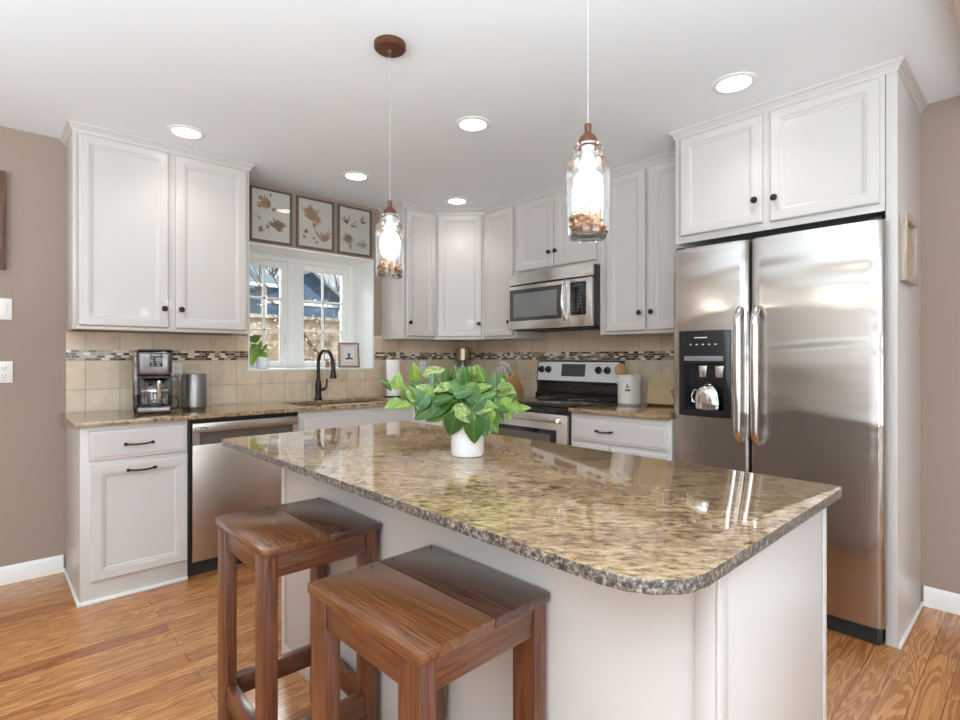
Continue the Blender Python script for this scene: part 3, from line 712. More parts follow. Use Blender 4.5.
# ------------------------------------------------------------------ refrigerator
FX = 2.708; FY = 1.386
r = root('refrigerator', 'stainless side-by-side refrigerator with an ice and water dispenser', 'refrigerator', (FX, FY, 0), R90)
FWd = FY - .464
obj('body', G().box(.006, FWd - .014, .062, .62, .05, 1.765, .004), simple('fridge_cabinet_grey', (.05, .05, .052), .4), r)
def fdoor(x0, x1, label):
    pts = []; rad = .022; bul = .016
    n = 14
    pts.append((x0, .055)); pts.append((x0, rad))
    for k in range(1, 6):
        a = PI / 2 * k / 6; pts.append((x0 + rad - rad * math.cos(a), rad - rad * math.sin(a)))
    for k in range(n + 1):
        t = k / n; x = x0 + rad + (x1 - x0 - 2 * rad) * t; pts.append((x, -bul * 4 * t * (1 - t) * .6))
    for k in range(1, 6):
        a = PI / 2 * k / 6; pts.append((x1 - rad + rad * math.sin(a), rad - rad * math.cos(a)))
    pts.append((x1, rad)); pts.append((x1, .055))
    g = G(); g.prism(pts, .083, 1.780, bev=.004)
    return obj('door', g, STEEL, r, label, sharp=40)
split = FY - .991
dl_ = fdoor(.0, split - .003, 'narrow left freezer door holding the dispenser'); dr_ = fdoor(split + .003, FWd, 'wide right refrigerator door')
dx0, dx1, dz0, dz1 = .045, .311, .905, 1.346
g = G(); g.box(dx0 + .03, dx1 - .03, -.05, .051, dz0 + .035, dz0 + .275); cut(dl_, g)
g = G(); P = -.020
bf = [(dx0, .004), (dx0, P + .006), (dx0 + .01, P)] + [(dx0 + .01 + (dx1 - dx0 - .02) * k / 8, P - .006 * 4 * (k / 8) * (1 - k / 8)) for k in range(1, 8)] + [(dx1 - .01, P), (dx1, P + .006), (dx1, .004)]
g.prism(bf, dz0, dz1, bev=.003)
disp = obj('dispenser', g, BLACK, dl_, 'glossy black ice and water dispenser')
g = G(); g.box(dx0 + .03, dx1 - .03, -.08, .050, dz0 + .035, dz0 + .275); cut(disp, g)
gl = []
g = G(); g.box(dx0 + .031, dx1 - .031, .0455, .0505, dz0 + .036, dz0 + .274); g.box(dx0 + .031, dx0 + .035, -.012, .0455, dz0 + .036, dz0 + .274); g.box(dx1 - .035, dx1 - .031, -.012, .0455, dz0 + .036, dz0 + .274)
obj('dispenser_recess', g, BLACK, dl_)
g = G(); g.box(dx0 + .035, dx1 - .03, -.029, -.024, dz0 + .285, dz0 + .31, .002); obj('dispenser_ledge', g, simple('grey_plastic', (.22, .22, .23), .3), dl_)
g = G()
PW = simple('print_white', (.8, .8, .8), .4)
for k in range(5): obj('button', G().box(dx0 + .065 + k * .032, dx0 + .074 + k * .032, -.0285, -.024, dz0 + .367, dz0 + .372), PW, dl_)
g.box(dx0 + .09, dx0 + .155, -.0285, -.024, dz0 + .402, dz0 + .407)
obj('printed_bar', g, PW, dl_, 'pale printed bar')
for k in (0, 1):
    g = G(); xx = dx0 + .085 + k * .085
    g.prism([(xx, dz0 + .262), (xx + .045, dz0 + .262), (xx + .040, dz0 + .20), (xx + .006, dz0 + .20)], .028, .040, 'XZ', bev=.003)
    obj('dispenser_paddle', g, STEELR, dl_)
def fhandle(x, side):
    g = G(); pts = []; z0, z1 = .795, 1.448
    N = 30
    for k in range(N + 1):
        t = k / N; z = z0 + (z1 - z0) * t
        u = min(t, 1 - t) * 2; y = -.012 - .040 * min(1, (u / .16)) ** .6 - .004 * u
        pts.append((x, y, z))
    g.tube(pts, [.013 + .002 * math.sin(PI * k / N) for k in range(N + 1)], 12)
    for v in g.bm.verts: v.co.x = x + (v.co.x - x) * 1.25
    return g
obj('handle', fhandle(split - .038, 0), STEELH, dl_); obj('handle', fhandle(split + .040, 1), STEELH, dr_)
g = G(); g.box(.010, FWd - .016, .030, .075, .004, .076, .004)
for k in range(5): g.box(.02, FWd - .03, .026, .032, .016 + k * .011, .022 + k * .011)
obj('toe_grille', g, MATTEB, r)
for hx_ in (FWd - .060, .010): obj('hinge_cover', G().box(hx_, hx_ + .045, .02, .052, 1.780, 1.794, .003), MATTEB, r)
# jug in the dispenser
jl = Matrix.Translation((FX, FY, 0)) @ Matrix.Rotation(R90, 4, 'Z') @ Vector((.188, .006, dz0 + .0365))
r = root('metal_jug', 'rounded polished steel jug standing in the refrigerator dispenser', 'jug', jl, R90)
g = G(); g.lathe([(.058, 0), (.060, .004), (.060, .03), (.056, .07), (.047, .095), (.030, .108), (.018, .112), (.018, .116)], (0, 0, 0), 32); g.xf(Matrix.Diagonal((1.15, .52, 1.12, 1)))
obj('body', g, CHROME, r)
obj('lid', G().lathe([(.020, 0), (.020, .006), (.008, .010), (.006, .016), (0, .017)], (0, 0, .129), 20, cap=(True, False)), BLACK, r)
g = G(); g.tube([(-.052, -.01, .03), (-.074, -.012, .04), (-.078, -.012, .07), (-.066, -.010, .098), (-.045, -.006, .098)], .004, 8); obj('handle', g, CHROME, r)

# ------------------------------------------------------------------ microwave
MX = 2.954
r = root('microwave', 'stainless over-the-range microwave with a curved handle', 'microwave', (MX, 2.833, 1.415), R90)
mw = 2.833 - 2.066; mh = .418
obj('body', G().box(0, mw, .012, E - MX - .012, .004, mh, .003), simple('microwave_side', (.045, .04, .038), .35), r)
g = G(); n = 16; top = []
for k in range(n + 1):
    t = k / n; x = mw * t; top.append((x, .0))
prof = [(0, .012)] + [(mw * k / n, -.004 - .030 * math.sin(PI * k / n)) for k in range(n + 1)] + [(mw, .012)]
g.prism(prof, .340, mh, bev=.003); obj('vent_hood', g, STEELR, r, 'bowed stainless vent strip over the door')
g = G(); g.box(0, mw, .004, .012, .330, .342); obj('vent_gap', g, MATTEB, r)
dw = .585
g = G(); g.box(.002, dw, -.016, .010, .004, .330, .004); dd = obj('door', g, STEELR, r)
obj('door_window', G().box(.018, .515, -.0178, -.0155, .066, .302, .001), simple('oven_tint', (.05, .052, .052), .06, coat=.4), dd)
obj('window_mesh', G().box(.058, .475, -.0186, -.0172, .092, .272, .001), simple('oven_mesh', (.20, .205, .20), .12), dd)
g = G(); pts = [(.548, -.014 - .040 * math.sin(PI * k / 14) ** .6, .055 + (.275) * k / 14) for k in range(15)]
g.tube(pts, [.011] * 15, 12); obj('handle', g, STEELH, dd)
g = G(); g.box(dw + .002, mw - .002, -.016, .010, .004, .330, .004); cp = obj('control_panel', g, STEELR, r)
obj('keypad', G().box(.592, .722, -.0178, -.0155, .080, .306, .002), BLACKG, cp)
g = G()
for i in range(3):
    for j in range(7): obj('key', G().box(.618 + i * .030, .628 + i * .030, -.0184, -.0176, .108 + j * .023, .111 + j * .023), KEYS, cp)
obj('display', G().box(.612, .702, -.0184, -.0176, .275, .295), DISPLAY, cp)
g = G(); g.box(.03, mw - .03, .03, .33, -.004, .004); obj('underside_grille', g, MATTEB, r)

# ------------------------------------------------------------------ range
r = root('kitchen_range', 'stainless and black electric range below the microwave', 'stove', (XR, 2.827, 0), R90)
rw = 2.827 - 2.062; rd = E - XR - .012
obj('body', G().box(0, rw, .0, rd - .004, .03, .885, .003), simple('range_side', (.018, .018, .018), .25), r)
obj('cooktop', G().box(-.001, rw + .001, -.012, rd - .09, .886, .905, .005), BLACKG, r, 'black glass cooktop')
for cx_, cy_, cr in ((.20, .16, .105), (.56, .16, .085), (.20, .41, .085), (.56, .41, .105)):
    g = G(); g.lathe([(cr, 0), (cr, .0006), (cr - .003, .0006), (cr - .003, 0)], (cx_, cy_, .905), 40, cap=(False, False))
    obj('burner_ring', g, MATS.get('burner_print') or simple('burner_print', (.12, .12, .12), .3), r)
g = G(); g.box(.006, rw - .006, -.034, -.001, .175, .842, .005); dd = obj('oven_door', g, STEELR, r)
obj('oven_window', G().box(.085, rw - .085, -.0362, -.0335, .34, .742, .004), BLACKG, dd)
obj('window_inner', G().box(.135, rw - .135, -.0370, -.0360, .37, .712, .001), simple('oven_inner', (.10, .085, .07), .15), dd)
g = G(); g.tube([(.05, -.072, .808), (rw - .05, -.072, .808)], .0135, 14); g.box(.06, .09, -.07, -.033, .797, .819, .003); g.box(rw - .09, rw - .06, -.07, -.033, .797, .819, .003); obj('handle', g, STEELH, dd)
obj('front_trim', G().box(.004, rw - .004, -.020, .0, .846, .884, .004), BLACKG, r)
obj('storage_drawer', G().box(.006, rw - .006, -.030, -.001, .04, .165, .005), STEELR, r)
g = G(); prof = [(rd - .095, .905), (rd - .095, .925), (rd - .072, .945), (rd - .072, 1.010), (rd - .082, 1.020), (rd - .060, 1.178), (rd - .052, 1.186), (rd - .004, 1.186), (rd - .004, .905)]
g.prism(prof, 0, rw, 'YZ', bev=.002); bg_ = obj('backguard', g, simple('backguard_black', (.014, .014, .015), .14, coat=.4), r, 'glossy black upright back guard')
# control panel face (tilted)
def tilt(u, z, off=.0):
    t = (z - 1.020) / .158; y = rd - .082 + .022 * t
    return (u, y - off, z)
g = G(); P4 = [tilt(.014, 1.030, .004), tilt(rw - .014, 1.030, .004), tilt(rw - .014, 1.174, .004), tilt(.014, 1.174, .004)]; B4 = [tilt(a, b, -.004) for a, b in ((.014, 1.030), (rw - .014, 1.030), (rw - .014, 1.174), (.014, 1.174))]
A_ = [g.bm.verts.new(p) for p in P4]; B_ = [g.bm.verts.new(p) for p in B4]; g.bm.faces.new(A_); g.bm.faces.new(B_[::-1])
for k in range(4): g.bm.faces.new((A_[k], A_[(k + 1) % 4], B_[(k + 1) % 4], B_[k]))
cp = obj('control_panel', g, simple('panel_silver', (.80, .80, .80), .3, .2), r)
g = G(); P4 = [tilt(.250, 1.065, .006), tilt(.470, 1.065, .006), tilt(.470, 1.158, .006), tilt(.250, 1.158, .006)]
A_ = [g.bm.verts.new(p) for p in P4]; B_ = [g.bm.verts.new((p[0], p[1] + .004, p[2])) for p in P4]; g.bm.faces.new(A_); g.bm.faces.new(B_[::-1])
for k in range(4): g.bm.faces.new((A_[k], A_[(k + 1) % 4], B_[(k + 1) % 4], B_[k]))
obj('display', g, DISPLAY, cp)
for u in (.052, .122, .590, .665):
    p = tilt(u, 1.115, .005); g = G(); g.lathe([(.027, 0), (.027, -.006), (.020, -.010), (.018, -.026), (0, -.027)], (p[0], p[1], p[2]), 24, 'Y', cap=(True, False)); g.box(p[0] - .004, p[0] + .004, p[1] - .032, p[1] - .026, p[2] - .018, p[2] + .018, .001)
    obj('knob', g, BLACK, cp)

# ------------------------------------------------------------------ faucet
r = root('kitchen_faucet', 'tall oil-rubbed bronze gooseneck faucet behind the sink', 'faucet', (1.815, 3.705, CT))
g = G(); g.lathe([(.030, 0), (.030, .010), (.024, .016), (.021, .05), (.024, .09), (.022, .12), (.015, .15), (.0135, .17)], (0, 0, 0), 24, cap=(True, True)); obj('base', g, BRONZE, r)
g = G(); pts = [(0, 0, .16), (0, 0, .20), (0, 0, .27)]
dx_, dy_ = .10, -.995
R_ = .092
for k in range(0, 13):
    a = PI * (1 - k / 12 * 1.0); pts.append((dx_ * (R_ + R_ * math.cos(a)), dy_ * (R_ + R_ * math.cos(a)), .275 + R_ * math.sin(a)))
pts += [(dx_ * 2 * R_ * 1.03, dy_ * 2 * R_ * 1.03, .26), (dx_ * 2 * R_ * 1.06, dy_ * 2 * R_ * 1.06, .245)]
g.tube(pts, .0125, 14); obj('neck', g, BRONZE, r)
ex, ey = dx_ * 2 * R_ * 1.06, dy_ * 2 * R_ * 1.06
g = G(); g.lathe([(.014, .0), (.017, -.03), (.020, -.055), (.024, -.075), (.025, -.085), (.018, -.088)], (ex, ey, .25), 20); obj('spray_head', g, BRONZE, r)
g = G(); g.tube([(.018, 0, .075), (.045, -.008, .078), (.060, -.012, .10), (.062, -.014, .155)], [.012, .011, .008, .007], 10); obj('lever', g, BRONZE, r)
obj('soap_button', G().lathe([(.018, 0), (.018, .006), (.012, .009), (0, .010)], (-.16, 0, 0), 20, cap=(True, False)), BRONZE, r) if False else None

# ------------------------------------------------------------------ recessed lights
CANS = [((.808, 3.216), 'recessed ceiling light above the left wall cabinet'), ((1.885, 2.075), 'recessed ceiling light over the far end of the island'),
        ((2.46, .966), 'recessed ceiling light in front of the refrigerator cabinet'), ((1.845, 3.21), 'recessed ceiling light near the framed prints and sink'),
        ((2.72, 3.181), 'recessed ceiling light before the diagonal corner cabinet')]
CANS += [((-1.35, 1.30), 'added unseen recessed light left of the camera'), ((-1.35, 2.75), 'added unseen recessed light near the left end of the window wall'), ((.55, -1.10), 'added unseen recessed light behind the camera')]  # unseen cans, added for bright refrigerator reflections and more ceiling light
c0 = None
for (x, y), lb in CANS:
    if c0 is None:
        c0 = root('recessed_light', lb, 'ceiling light', (x, y, H), 0, 'recessed ceiling lights')
        obj('trim_ring', G().lathe([(.094, 0), (.094, -.003), (.086, -.006), (.072, -.007), (.067, -.001), (.067, 0)], (0, 0, 0), 40, cap=(False, False)), WHITE, c0)
        obj('lens', G().lathe([(.067, -.0005), (.060, -.004), (.03, -.007), (0, -.008)], (0, 0, 0), 32, cap=(False, False)), LENS, c0)
        cur = c0
    else: cur = copy_tree(c0, (x, y, H), None, lb)
    d = bpy.data.lights.new('can_lamp', 'SPOT'); d.energy = CAN_W; d.spot_size = math.radians(130); d.spot_blend = .8; d.shadow_soft_size = .06; d.color = (1, .97, .93)
    o = bpy.data.objects.new('can_lamp', d); sc.collection.objects.link(o); o.location = (x, y, H - .03)

# ------------------------------------------------------------------ pendants
def pendant(x, y, label):
    r = root('jar_pendant', label, 'pendant light', (x, y, H), 0, 'glass jar pendants over the island')
    obj('canopy', G().lathe([(.062, 0), (.062, -.018), (.056, -.024), (.012, -.027), (.012, -.030), (.008, -.036), (.008, -.05)], (0, 0, 0), 36, cap=(False, True)), RUST, r)
    zt = 1.765 - H
    g = G(); g.tube([(0, 0, -.05), (0, 0, zt + .055)], .0014, 8); obj('cord', g, CORDW, r)
    obj('cap', G().lathe([(.0085, .058), (.0095, .055), (.0085, .035), (.0135, .031), (.022, .022), (.0265, .008), (.027, .0), (.0, .0)], (0, 0, zt), 28, cap=(True, False)), RUST, r)
    jar = obj('glass_jar', G().lathe([(.012, .0), (.038, 0), (.040, -.003), (.040, -.008), (.038, -.011), (.038, -.022), (.042, -.028), (.051, -.038), (.0555, -.050), (.0565, -.066), (.0565, -.21), (.054, -.236), (.046, -.245), (.020, -.240), (0, -.239)], (0, 0, zt), 40, cap=(False, False)), JARG, r)
    obj('jar_bottom', G().lathe([(.0, .001), (.046, .001), (.049, .006), (.046, .010), (0, .010)], (0, 0, zt - .2435), 32, cap=(False, False)), JARG, jar)
    obj('socket', G().lathe([(.017, 0), (.017, -.056), (.014, -.060)], (0, 0, zt - .001), 20), simple('socket_ivory', (.75, .74, .70), .4) if 'socket_ivory' not in MATS else MATS['socket_ivory'], r)
    obj('bulb', G().lathe([(.013, -.060), (.020, -.066), (.032, -.078), (.037, -.098), (.037, -.120), (.031, -.140), (.015, -.152), (0, -.154)], (0, 0, zt), 28, cap=(True, False)), BULBM, r)
    return r
def potpourri(x, y, label):
    g = G(); rnd = random.Random(int(x * 1000 + y * 77))
    z0 = 1.5325
    for k in range(80):
        a = rnd.random() * 2 * PI; q = .047 * math.sqrt(rnd.random()); s_ = .004 + rnd.random() * .006; g.mi = rnd.choice([0, 0, 1])
        zz = z0 + s_ + rnd.random() * .035
        g.sphere((q * math.cos(a), q * math.sin(a), zz), s_, 7, 5, (1, 1, .75))
    for k in range(22):
        a = rnd.random() * 2 * PI; q = rnd.random() * .03; b_ = rnd.random() * 2 * PI; g.mi = rnd.choice([0, 1])
        p0 = Vector((q * math.cos(a), q * math.sin(a), z0 + .02)); p1 = p0 + Vector((.016 * math.cos(b_), .016 * math.sin(b_), .03 + rnd.random() * .022))
        g.tube([p0, (p0 + p1) / 2, p1], [.0015, .0012, .0007], 5); g.sphere(p1, .0035, 6, 4)
    for v in g.bm.verts: v.co.z -= z0
    o = obj('dried_flowers', g, [CONE, CONE2], loc=(x, y, z0)); tag(o, label, 'dried flowers', 'dried flowers in the jar pendants', 'stuff')
pendant(1.166, 1.768, 'farther glass jar pendant on a thin cord, its bronze canopy in view')
pendant(1.166, .832, 'nearer glass jar pendant with glowing bulb, in front of the wall cabinets')
potpourri(1.166, 1.768, 'brown dried flowers in the bottom of the farther jar pendant')
potpourri(1.166, .832, 'brown dried flowers and twigs in the bottom of the nearer jar pendant')

# ------------------------------------------------------------------ stools
def stool(loc, rz, label, seatm):
    """local x = depth towards the island, y = length; corner origin at centre"""
    wx, wy, hz = .350, .402, .71
    r = root('wooden_stool', label, 'stool', loc, rz, 'counter stools at the island')
    th = .021; x = wx / 2; y = wy / 2
    mid = .01
    g = G(); g.box(-x, mid - .0006, -y, y, hz - th, hz, .0025); sA = obj('seat', g, seatm[0], r)
    g = G(); g.box(mid + .0006, x, -y, y, hz - th, hz, .0025); obj('seat', g, seatm[1], r)
    for sx in (mid - .09, mid - .03, mid + .03, mid + .15):
        for sy in (-y + .018, y - .018): obj('screw', G().cyl((sx, sy, hz - .0005), .0028, .0008, 'Z', 10), MATTEB, sA)
    lw, ld = .038, .062; o_ = .006
    for sx in (-1, 1):
        for sy in (-1, 1):
            xa = sx * (x - o_); ya = sy * (y - o_)
            obj('leg', G().box(xa, xa - sx * lw, ya, ya - sy * ld, 0, hz - th, .002), STOOL_Z, r)
    zt = hz - th; ah = .062
    for sy in (-1, 1):
        obj('apron', G().box(-x + o_ + lw, x - o_ - lw, sy * (y - o_ - .004), sy * (y - o_ - .034), zt - ah, zt - .0005, .002), STOOL_X, r)
        obj('stretcher', G().box(-x + o_ + lw, x - o_ - lw, sy * (y - o_ - .004), sy * (y - o_ - .034), .145, .145 + ah, .002), STOOL_X, r)
    for sx in (-1, 1):
        obj('apron', G().box(sx * (x - o_ - .004), sx * (x - o_ - .034), -y + o_ + ld, y - o_ - ld, zt - ah, zt - .0005, .002), STOOL_Y, r)
        obj('stretcher', G().box(sx * (x - o_ - .004), sx * (x - o_ - .034), -y + o_ + ld, y - o_ - ld, .145, .145 + ah, .002), STOOL_Y, r)
    return r
stool((.700, 1.577, 0), math.radians(-1.0), 'dark red-brown wooden stool at the far end of the island, glare on its seat', (SEATW, SEAT_REFL))
stool((.700, .921, 0), math.radians(1.0), 'dark red-brown wooden stool nearest the camera at the island', (SEATW, SEAT_REFL))

# ------------------------------------------------------------------ wall prints
def frond(g, cx_, cz, n, L, wd, a0, a1, y=-.0, seed=0):
    """spray of pointed leaflets lying on the paper"""
    rnd = random.Random(seed)
    n = int(n * 1.7)
    for k in range(n):
        a = a0 + (a1 - a0) * (k + .5) / n + rnd.uniform(-.15, .15); l_ = L * rnd.uniform(.45, 1.1); w_ = wd * .62 * rnd.uniform(.8, 1.2)
        d = Vector((math.cos(a), math.sin(a))); p = Vector((-d.y, d.x)); c = Vector((cx_, cz))
        pts = [c, c + d * l_ * .35 + p * w_, c + d * l_ * .75 + p * w_ * .7, c + d * l_, c + d * l_ * .75 - p * w_ * .7, c + d * l_ * .35 - p * w_]
        yy = y - rnd.random() * .001
        g.bm.faces.new([g.bm.verts.new((q.x, yy, q.y)) for q in pts])
def picture(x0, x1, label, art):
    z0, z1 = 2.027, 2.408
    r = root('framed_print', label, 'picture', (x0, W - .001, z0), 0, 'pressed botanical prints above the window')
    wd, hh = x1 - x0, z1 - z0; t = .014
    g = G(); g.box(0, t, -.018, 0, 0, hh, .002); g.box(wd - t, wd, -.018, 0, 0, hh, .002); g.box(t, wd - t, -.018, 0, 0, t, .002); g.box(t, wd - t, -.018, 0, hh - t, hh, .002)
    obj('frame', g, FRAMEG, r)
    obj('paper', G().box(t, wd - t, -.006, -.001, t, hh - t), PAPER, r)
    for i, (m_, fr) in enumerate(art):
        g = G()
        for q in fr: frond(g, q[0] * wd, q[1] * hh, q[2], q[3], q[4], q[5], q[6], -.0066 - .0004 * i, seed=hash(q) % 999)
        obj('pressed_plant', g, m_, r, sharp=5)
    obj('glazing', G().box(t, wd - t, -.0105, -.0095, t, hh - t), GLASS, r)
T = 2 * PI
picture(1.350, 1.650, 'framed botanical print nearest the wall cabinet, leftmost of three', [
    (FROND1, [(.36, .72, 20, .062, .009, 0, T), (.30, .66, 5, .05, .006, 2.8, 3.6), (.50, .64, 6, .05, .007, -.7, .2)]),
    (FROND2, [(.66, .33, 18, .050, .012, 0, T), (.66, .30, 14, .078, .010, 0.1, 3.0), (.25, .23, 10, .028, .006, 0, T), (.42, .73, 9, .03, .006, 0, T)]),
    (FROND3, [(.24, .82, 4, .02, .004, 0, T), (.50, .86, 3, .03, .003, 1.6, 2.4), (.42, .29, 5, .024, .004, 0, T), (.26, .40, 3, .06, .002, 1.9, 2.8)])])
picture(1.687, 1.985, 'middle botanical print of three over the window', [
    (FROND1, [(.36, .72, 22, .055, .010, 0, T), (.42, .55, 12, .13, .008, .9, 2.6), (.55, .60, 10, .055, .007, 0, T), (.70, .18, 9, .12, .007, .5, 2.4), (.82, .2, 7, .07, .006, 1, 3.4), (.45, .40, 6, .08, .006, .9, 1.7)]),
    (FROND2, [(.25, .33, 9, .024, .006, 0, T), (.20, .22, 5, .018, .004, 0, T)]),
    (FROND3, [(.45, .22, 4, .02, .004, 0, T), (.52, .14, 4, .022, .004, 0, T)])])
picture(2.020, 2.320, 'rightmost botanical print of three over the window, beside the corner', [
    (FROND1, [(.30, .32, 18, .052, .011, 0, T), (.36, .22, 6, .05, .006, -2.2, -1.)]),
    (FROND2, [(.30, .34, 8, .03, .006, 0, T), (.74, .68, 7, .05, .004, .6, 2.4)]),
    (FROND3, [(.28, .62, 7, .085, .004, 1.3, 2.6), (.35, .60, 5, .09, .003, -.4, .7), (.75, .24, 8, .05, .0035, 0, T), (.60, .24, 4, .035, .003, 0, T), (.74, .80, 4, .03, .003, 0, T)])])
# left wall things
r = root('wood_picture', 'dark rustic wood picture cropped by the left edge of the photo', 'picture', (-.35, W - .001, 1.675))
g = G(); wd, hh = .434, .517; t = .035
g.box(0, t, -.035, 0, 0, hh, .003); g.box(wd - t, wd, -.035, 0, 0, hh, .003); g.box(t, wd - t, -.035, 0, 0, t, .003); g.box(t, wd - t, -.035, 0, hh - t, hh, .003)
obj('frame', g, BARN, r); obj('panel', G().box(t, wd - t, -.012, 0, t, hh - t), WOODL, r)
r = root('switch_plate', 'white double light switch plate on the taupe wall', 'light switch', (.052, W - .001, 1.466))
obj('plate', G().box(-.058, .058, -.006, 0, -.057, .057, .002), PLATE, r)
for sx in (-.023, .023): obj('rocker', G().box(sx - .016, sx + .016, -.010, -.005, -.033, .033, .002), PLATE, r)
def outlet(loc, rz, label, wide=False):
    r = root('wall_outlet', label, 'outlet', loc, rz, 'white wall outlets')
    g = G(); g.box(-.036, .036, -.006, 0, -.058, .058, .002); obj('plate', g, PLATE, r)
    for sz in (-.020, .020):
        s = obj('socket', G().box(-.017, .017, -.009, -.005, sz - .0145, sz + .0145, .003), PLATE, r)
        g = G(); g.box(-.008, -.0055, -.0095, -.0088, sz - .002, sz + .007); g.box(.0055, .008, -.0095, -.0088, sz - .002, sz + .006); g.cyl((0, -.0095, sz - .008), .0025, .0008, 'Y', 8)
        obj('slot', g, SLOT, s)
    return r
outlet((.077, W - .001, 1.130), 0, 'white wall outlet on the taupe wall below the switch plate')
outlet((.893, W - .013, 1.118), 0, 'white outlet in the backsplash right of the coffee maker')
outlet((2.84, W - .013, 1.118), 0, 'white outlet in the backsplash right of the paper towels')
outlet((E - .013, 1.66, 1.118), R90, 'white outlet in the backsplash beside the refrigerator')
outlet((E - .013, 3.28, 1.118), R90, 'white outlet in the backsplash behind the knife block')
# small frame on the refrigerator panel
r = root('shadow_box_frame', 'small whitewashed wooden frame on the refrigerator side panel', 'picture frame', (2.80, YP - .0005, 1.530))
g = G(); wd, hh, t, dp = .27, .285, .030, .027
g.box(0, t, -dp, 0, 0, hh, .002); g.box(wd - t, wd, -dp, 0, 0, hh, .002); g.box(t, wd - t, -dp, 0, 0, t, .002); g.box(t, wd - t, -dp, 0, hh - t, hh, .002)
obj('frame', g, GREYF, r); obj('backing', G().box(t, wd - t, -.004, 0, t, hh - t), simple('kraft_board', (.50, .38, .28), .7), r)

# ------------------------------------------------------------------ coffee maker
r = root('coffee_maker', 'black and steel drip coffee maker with glass carafe on the counter', 'coffee maker', (.722, 3.52, CT), math.radians(-14))
g = G(); g.box(-.084, .084, -.112, .115, 0, .040, .012, 3); obj('base', g, COFFEE, r)
obj('warming_plate', G().cyl((0, -.032, .040), .066, .004, 'Z', 32), BLACK, r)
g = G(); g.box(-.084, .084, .038, .115, .034, .208, .004); obj('column', g, BLACK, r)
g = G(); g.box(-.084, .084, -.105, .115, .206, .352, .022, 3); obj('brew_head', g, COFFEE, r)
obj('lid', G().box(-.084, .084, -.100, .112, .350, .359, .004), BLACK, r)
obj('lower_rim', G().box(-.076, .076, -.098, .04, .196, .208, .003), BLACK, r)
g = G(); g.box(-.022, .040, -.1075, -.104, .262, .338, .001); cp = obj('control_panel', g, BLACKG, r)
g = G()
for j in range(4):
    for i in range(2): g.box(-.014 + i * .026, -.002 + i * .030, -.1085, -.1074, .268 + j * .013, .274 + j * .013)
g.box(-.012, .030, -.1085, -.1074, .322, .332); obj('buttons', g, KEYS, cp)
g = G(); g.box(-.112, -.084, .02, .112, .06, .350, .008); obj('water_tank', g, thin_glass('tank_plastic', (.62, .6, .6), .10), r)
obj('tank_base', G().box(-.110, -.085, .03, .108, 0, .10, .006), BLACK, r)
g = G(); g.lathe([(.058, .001), (.063, .006), (.065, .03), (.064, .080), (.056, .108), (.048, .120), (.050, .130)], (0, -.032, .044), 32, cap=(True, False)); cf = obj('carafe', g, CARAFE, r)
g = G(); g.lathe([(.052, .0), (.054, .008), (.045, .018), (.0, .020)], (0, -.032, .174), 28, cap=(True, False)); obj('carafe_lid', g, BLACK, cf)
g = G(); g.lathe([(.0655, 0), (.0665, .002), (.0665, .012), (.0655, .014)], (0, -.032, .118), 32, cap=(False, False)); obj('carafe_band', g, STEELR, cf)
g = G(); g.tube([(.02, -.085, .18), (.024, -.125, .178), (.026, -.130, .13), (.024, -.115, .075), (.022, -.094, .068)], [.009, .011, .012, .010, .007], 10); obj('carafe_handle', g, CHROME, cf)
# charger cords by the outlet
g = G(); pts = [(.893, 3.775, 1.09), (.895, 3.76, 1.05), (.892, 3.755, 1.00), (.880, 3.765, .95), (.872, 3.765, .915), (.860, 3.760, .899), (.845, 3.755, .899), (.835, 3.75, .899)]
def smooth_path(p, n=6):
    P = [Vector(q) for q in p]; out = []
    for i in range(len(P) - 1):
        a = P[max(i - 1, 0)]; b = P[i]; c = P[i + 1]; d = P[min(i + 2, len(P) - 1)]
        for k in range(n):
            t = k / n; out.append(.5 * ((2 * b) + (c - a) * t + (2 * a - 5 * b + 4 * c - d) * t * t + (3 * b - a - 3 * c + d) * t ** 3))
    return out + [P[-1]]
g.tube(smooth_path(pts), .0028, 8); g.box(.878, .908, 3.755, 3.781, 1.082, 1.110, .004)
o = obj('charging_cord', g, CORDW); tag(o, 'white charging cord hanging from the outlet behind the coffee maker', 'cord')
g = G(); g.tube(smooth_path([(.812, 3.62, .92), (.835, 3.65, .955), (.862, 3.67, .970), (.876, 3.67, .94), (.868, 3.65, .905), (.845, 3.63, .899), (.815, 3.61, .90)]), .003, 8)
o = obj('power_cord', g, CORDB); tag(o, 'black power cord looping behind the coffee maker', 'cord')
# grey cylinder
r = root('smart_speaker', 'grey metallic cylinder speaker between the coffee maker and sink', 'speaker', (.960, 3.645, CT))
obj('body', G().lathe([(.066, .004), (.070, .010), (.070, .205), (.066, .212), (.0, .213)], (0, 0, 0), 44, cap=(True, False)), GREYM, r)
obj('base_ring', G().cyl((0, 0, 0), .064, .005, 'Z', 36), BLACK, r)

# ------------------------------------------------------------------ counter items right of the sink
r = root('paper_towel_roll', 'white paper towel roll standing right of the window', 'paper towels', (2.395, 3.585, CT))
obj('holder', G().cyl((0, 0, 0), .075, .008, 'Z', 32, .002).cyl((0, 0, .008), .006, .30, 'Z', 12), BRONZE, r)
obj('roll', G().lathe([(.018, .010), (.053, .010), (.054, .014), (.054, .292), (.053, .296), (.018, .296)], (0, 0, 0), 36, cap=(False, False)), TOWEL, r)
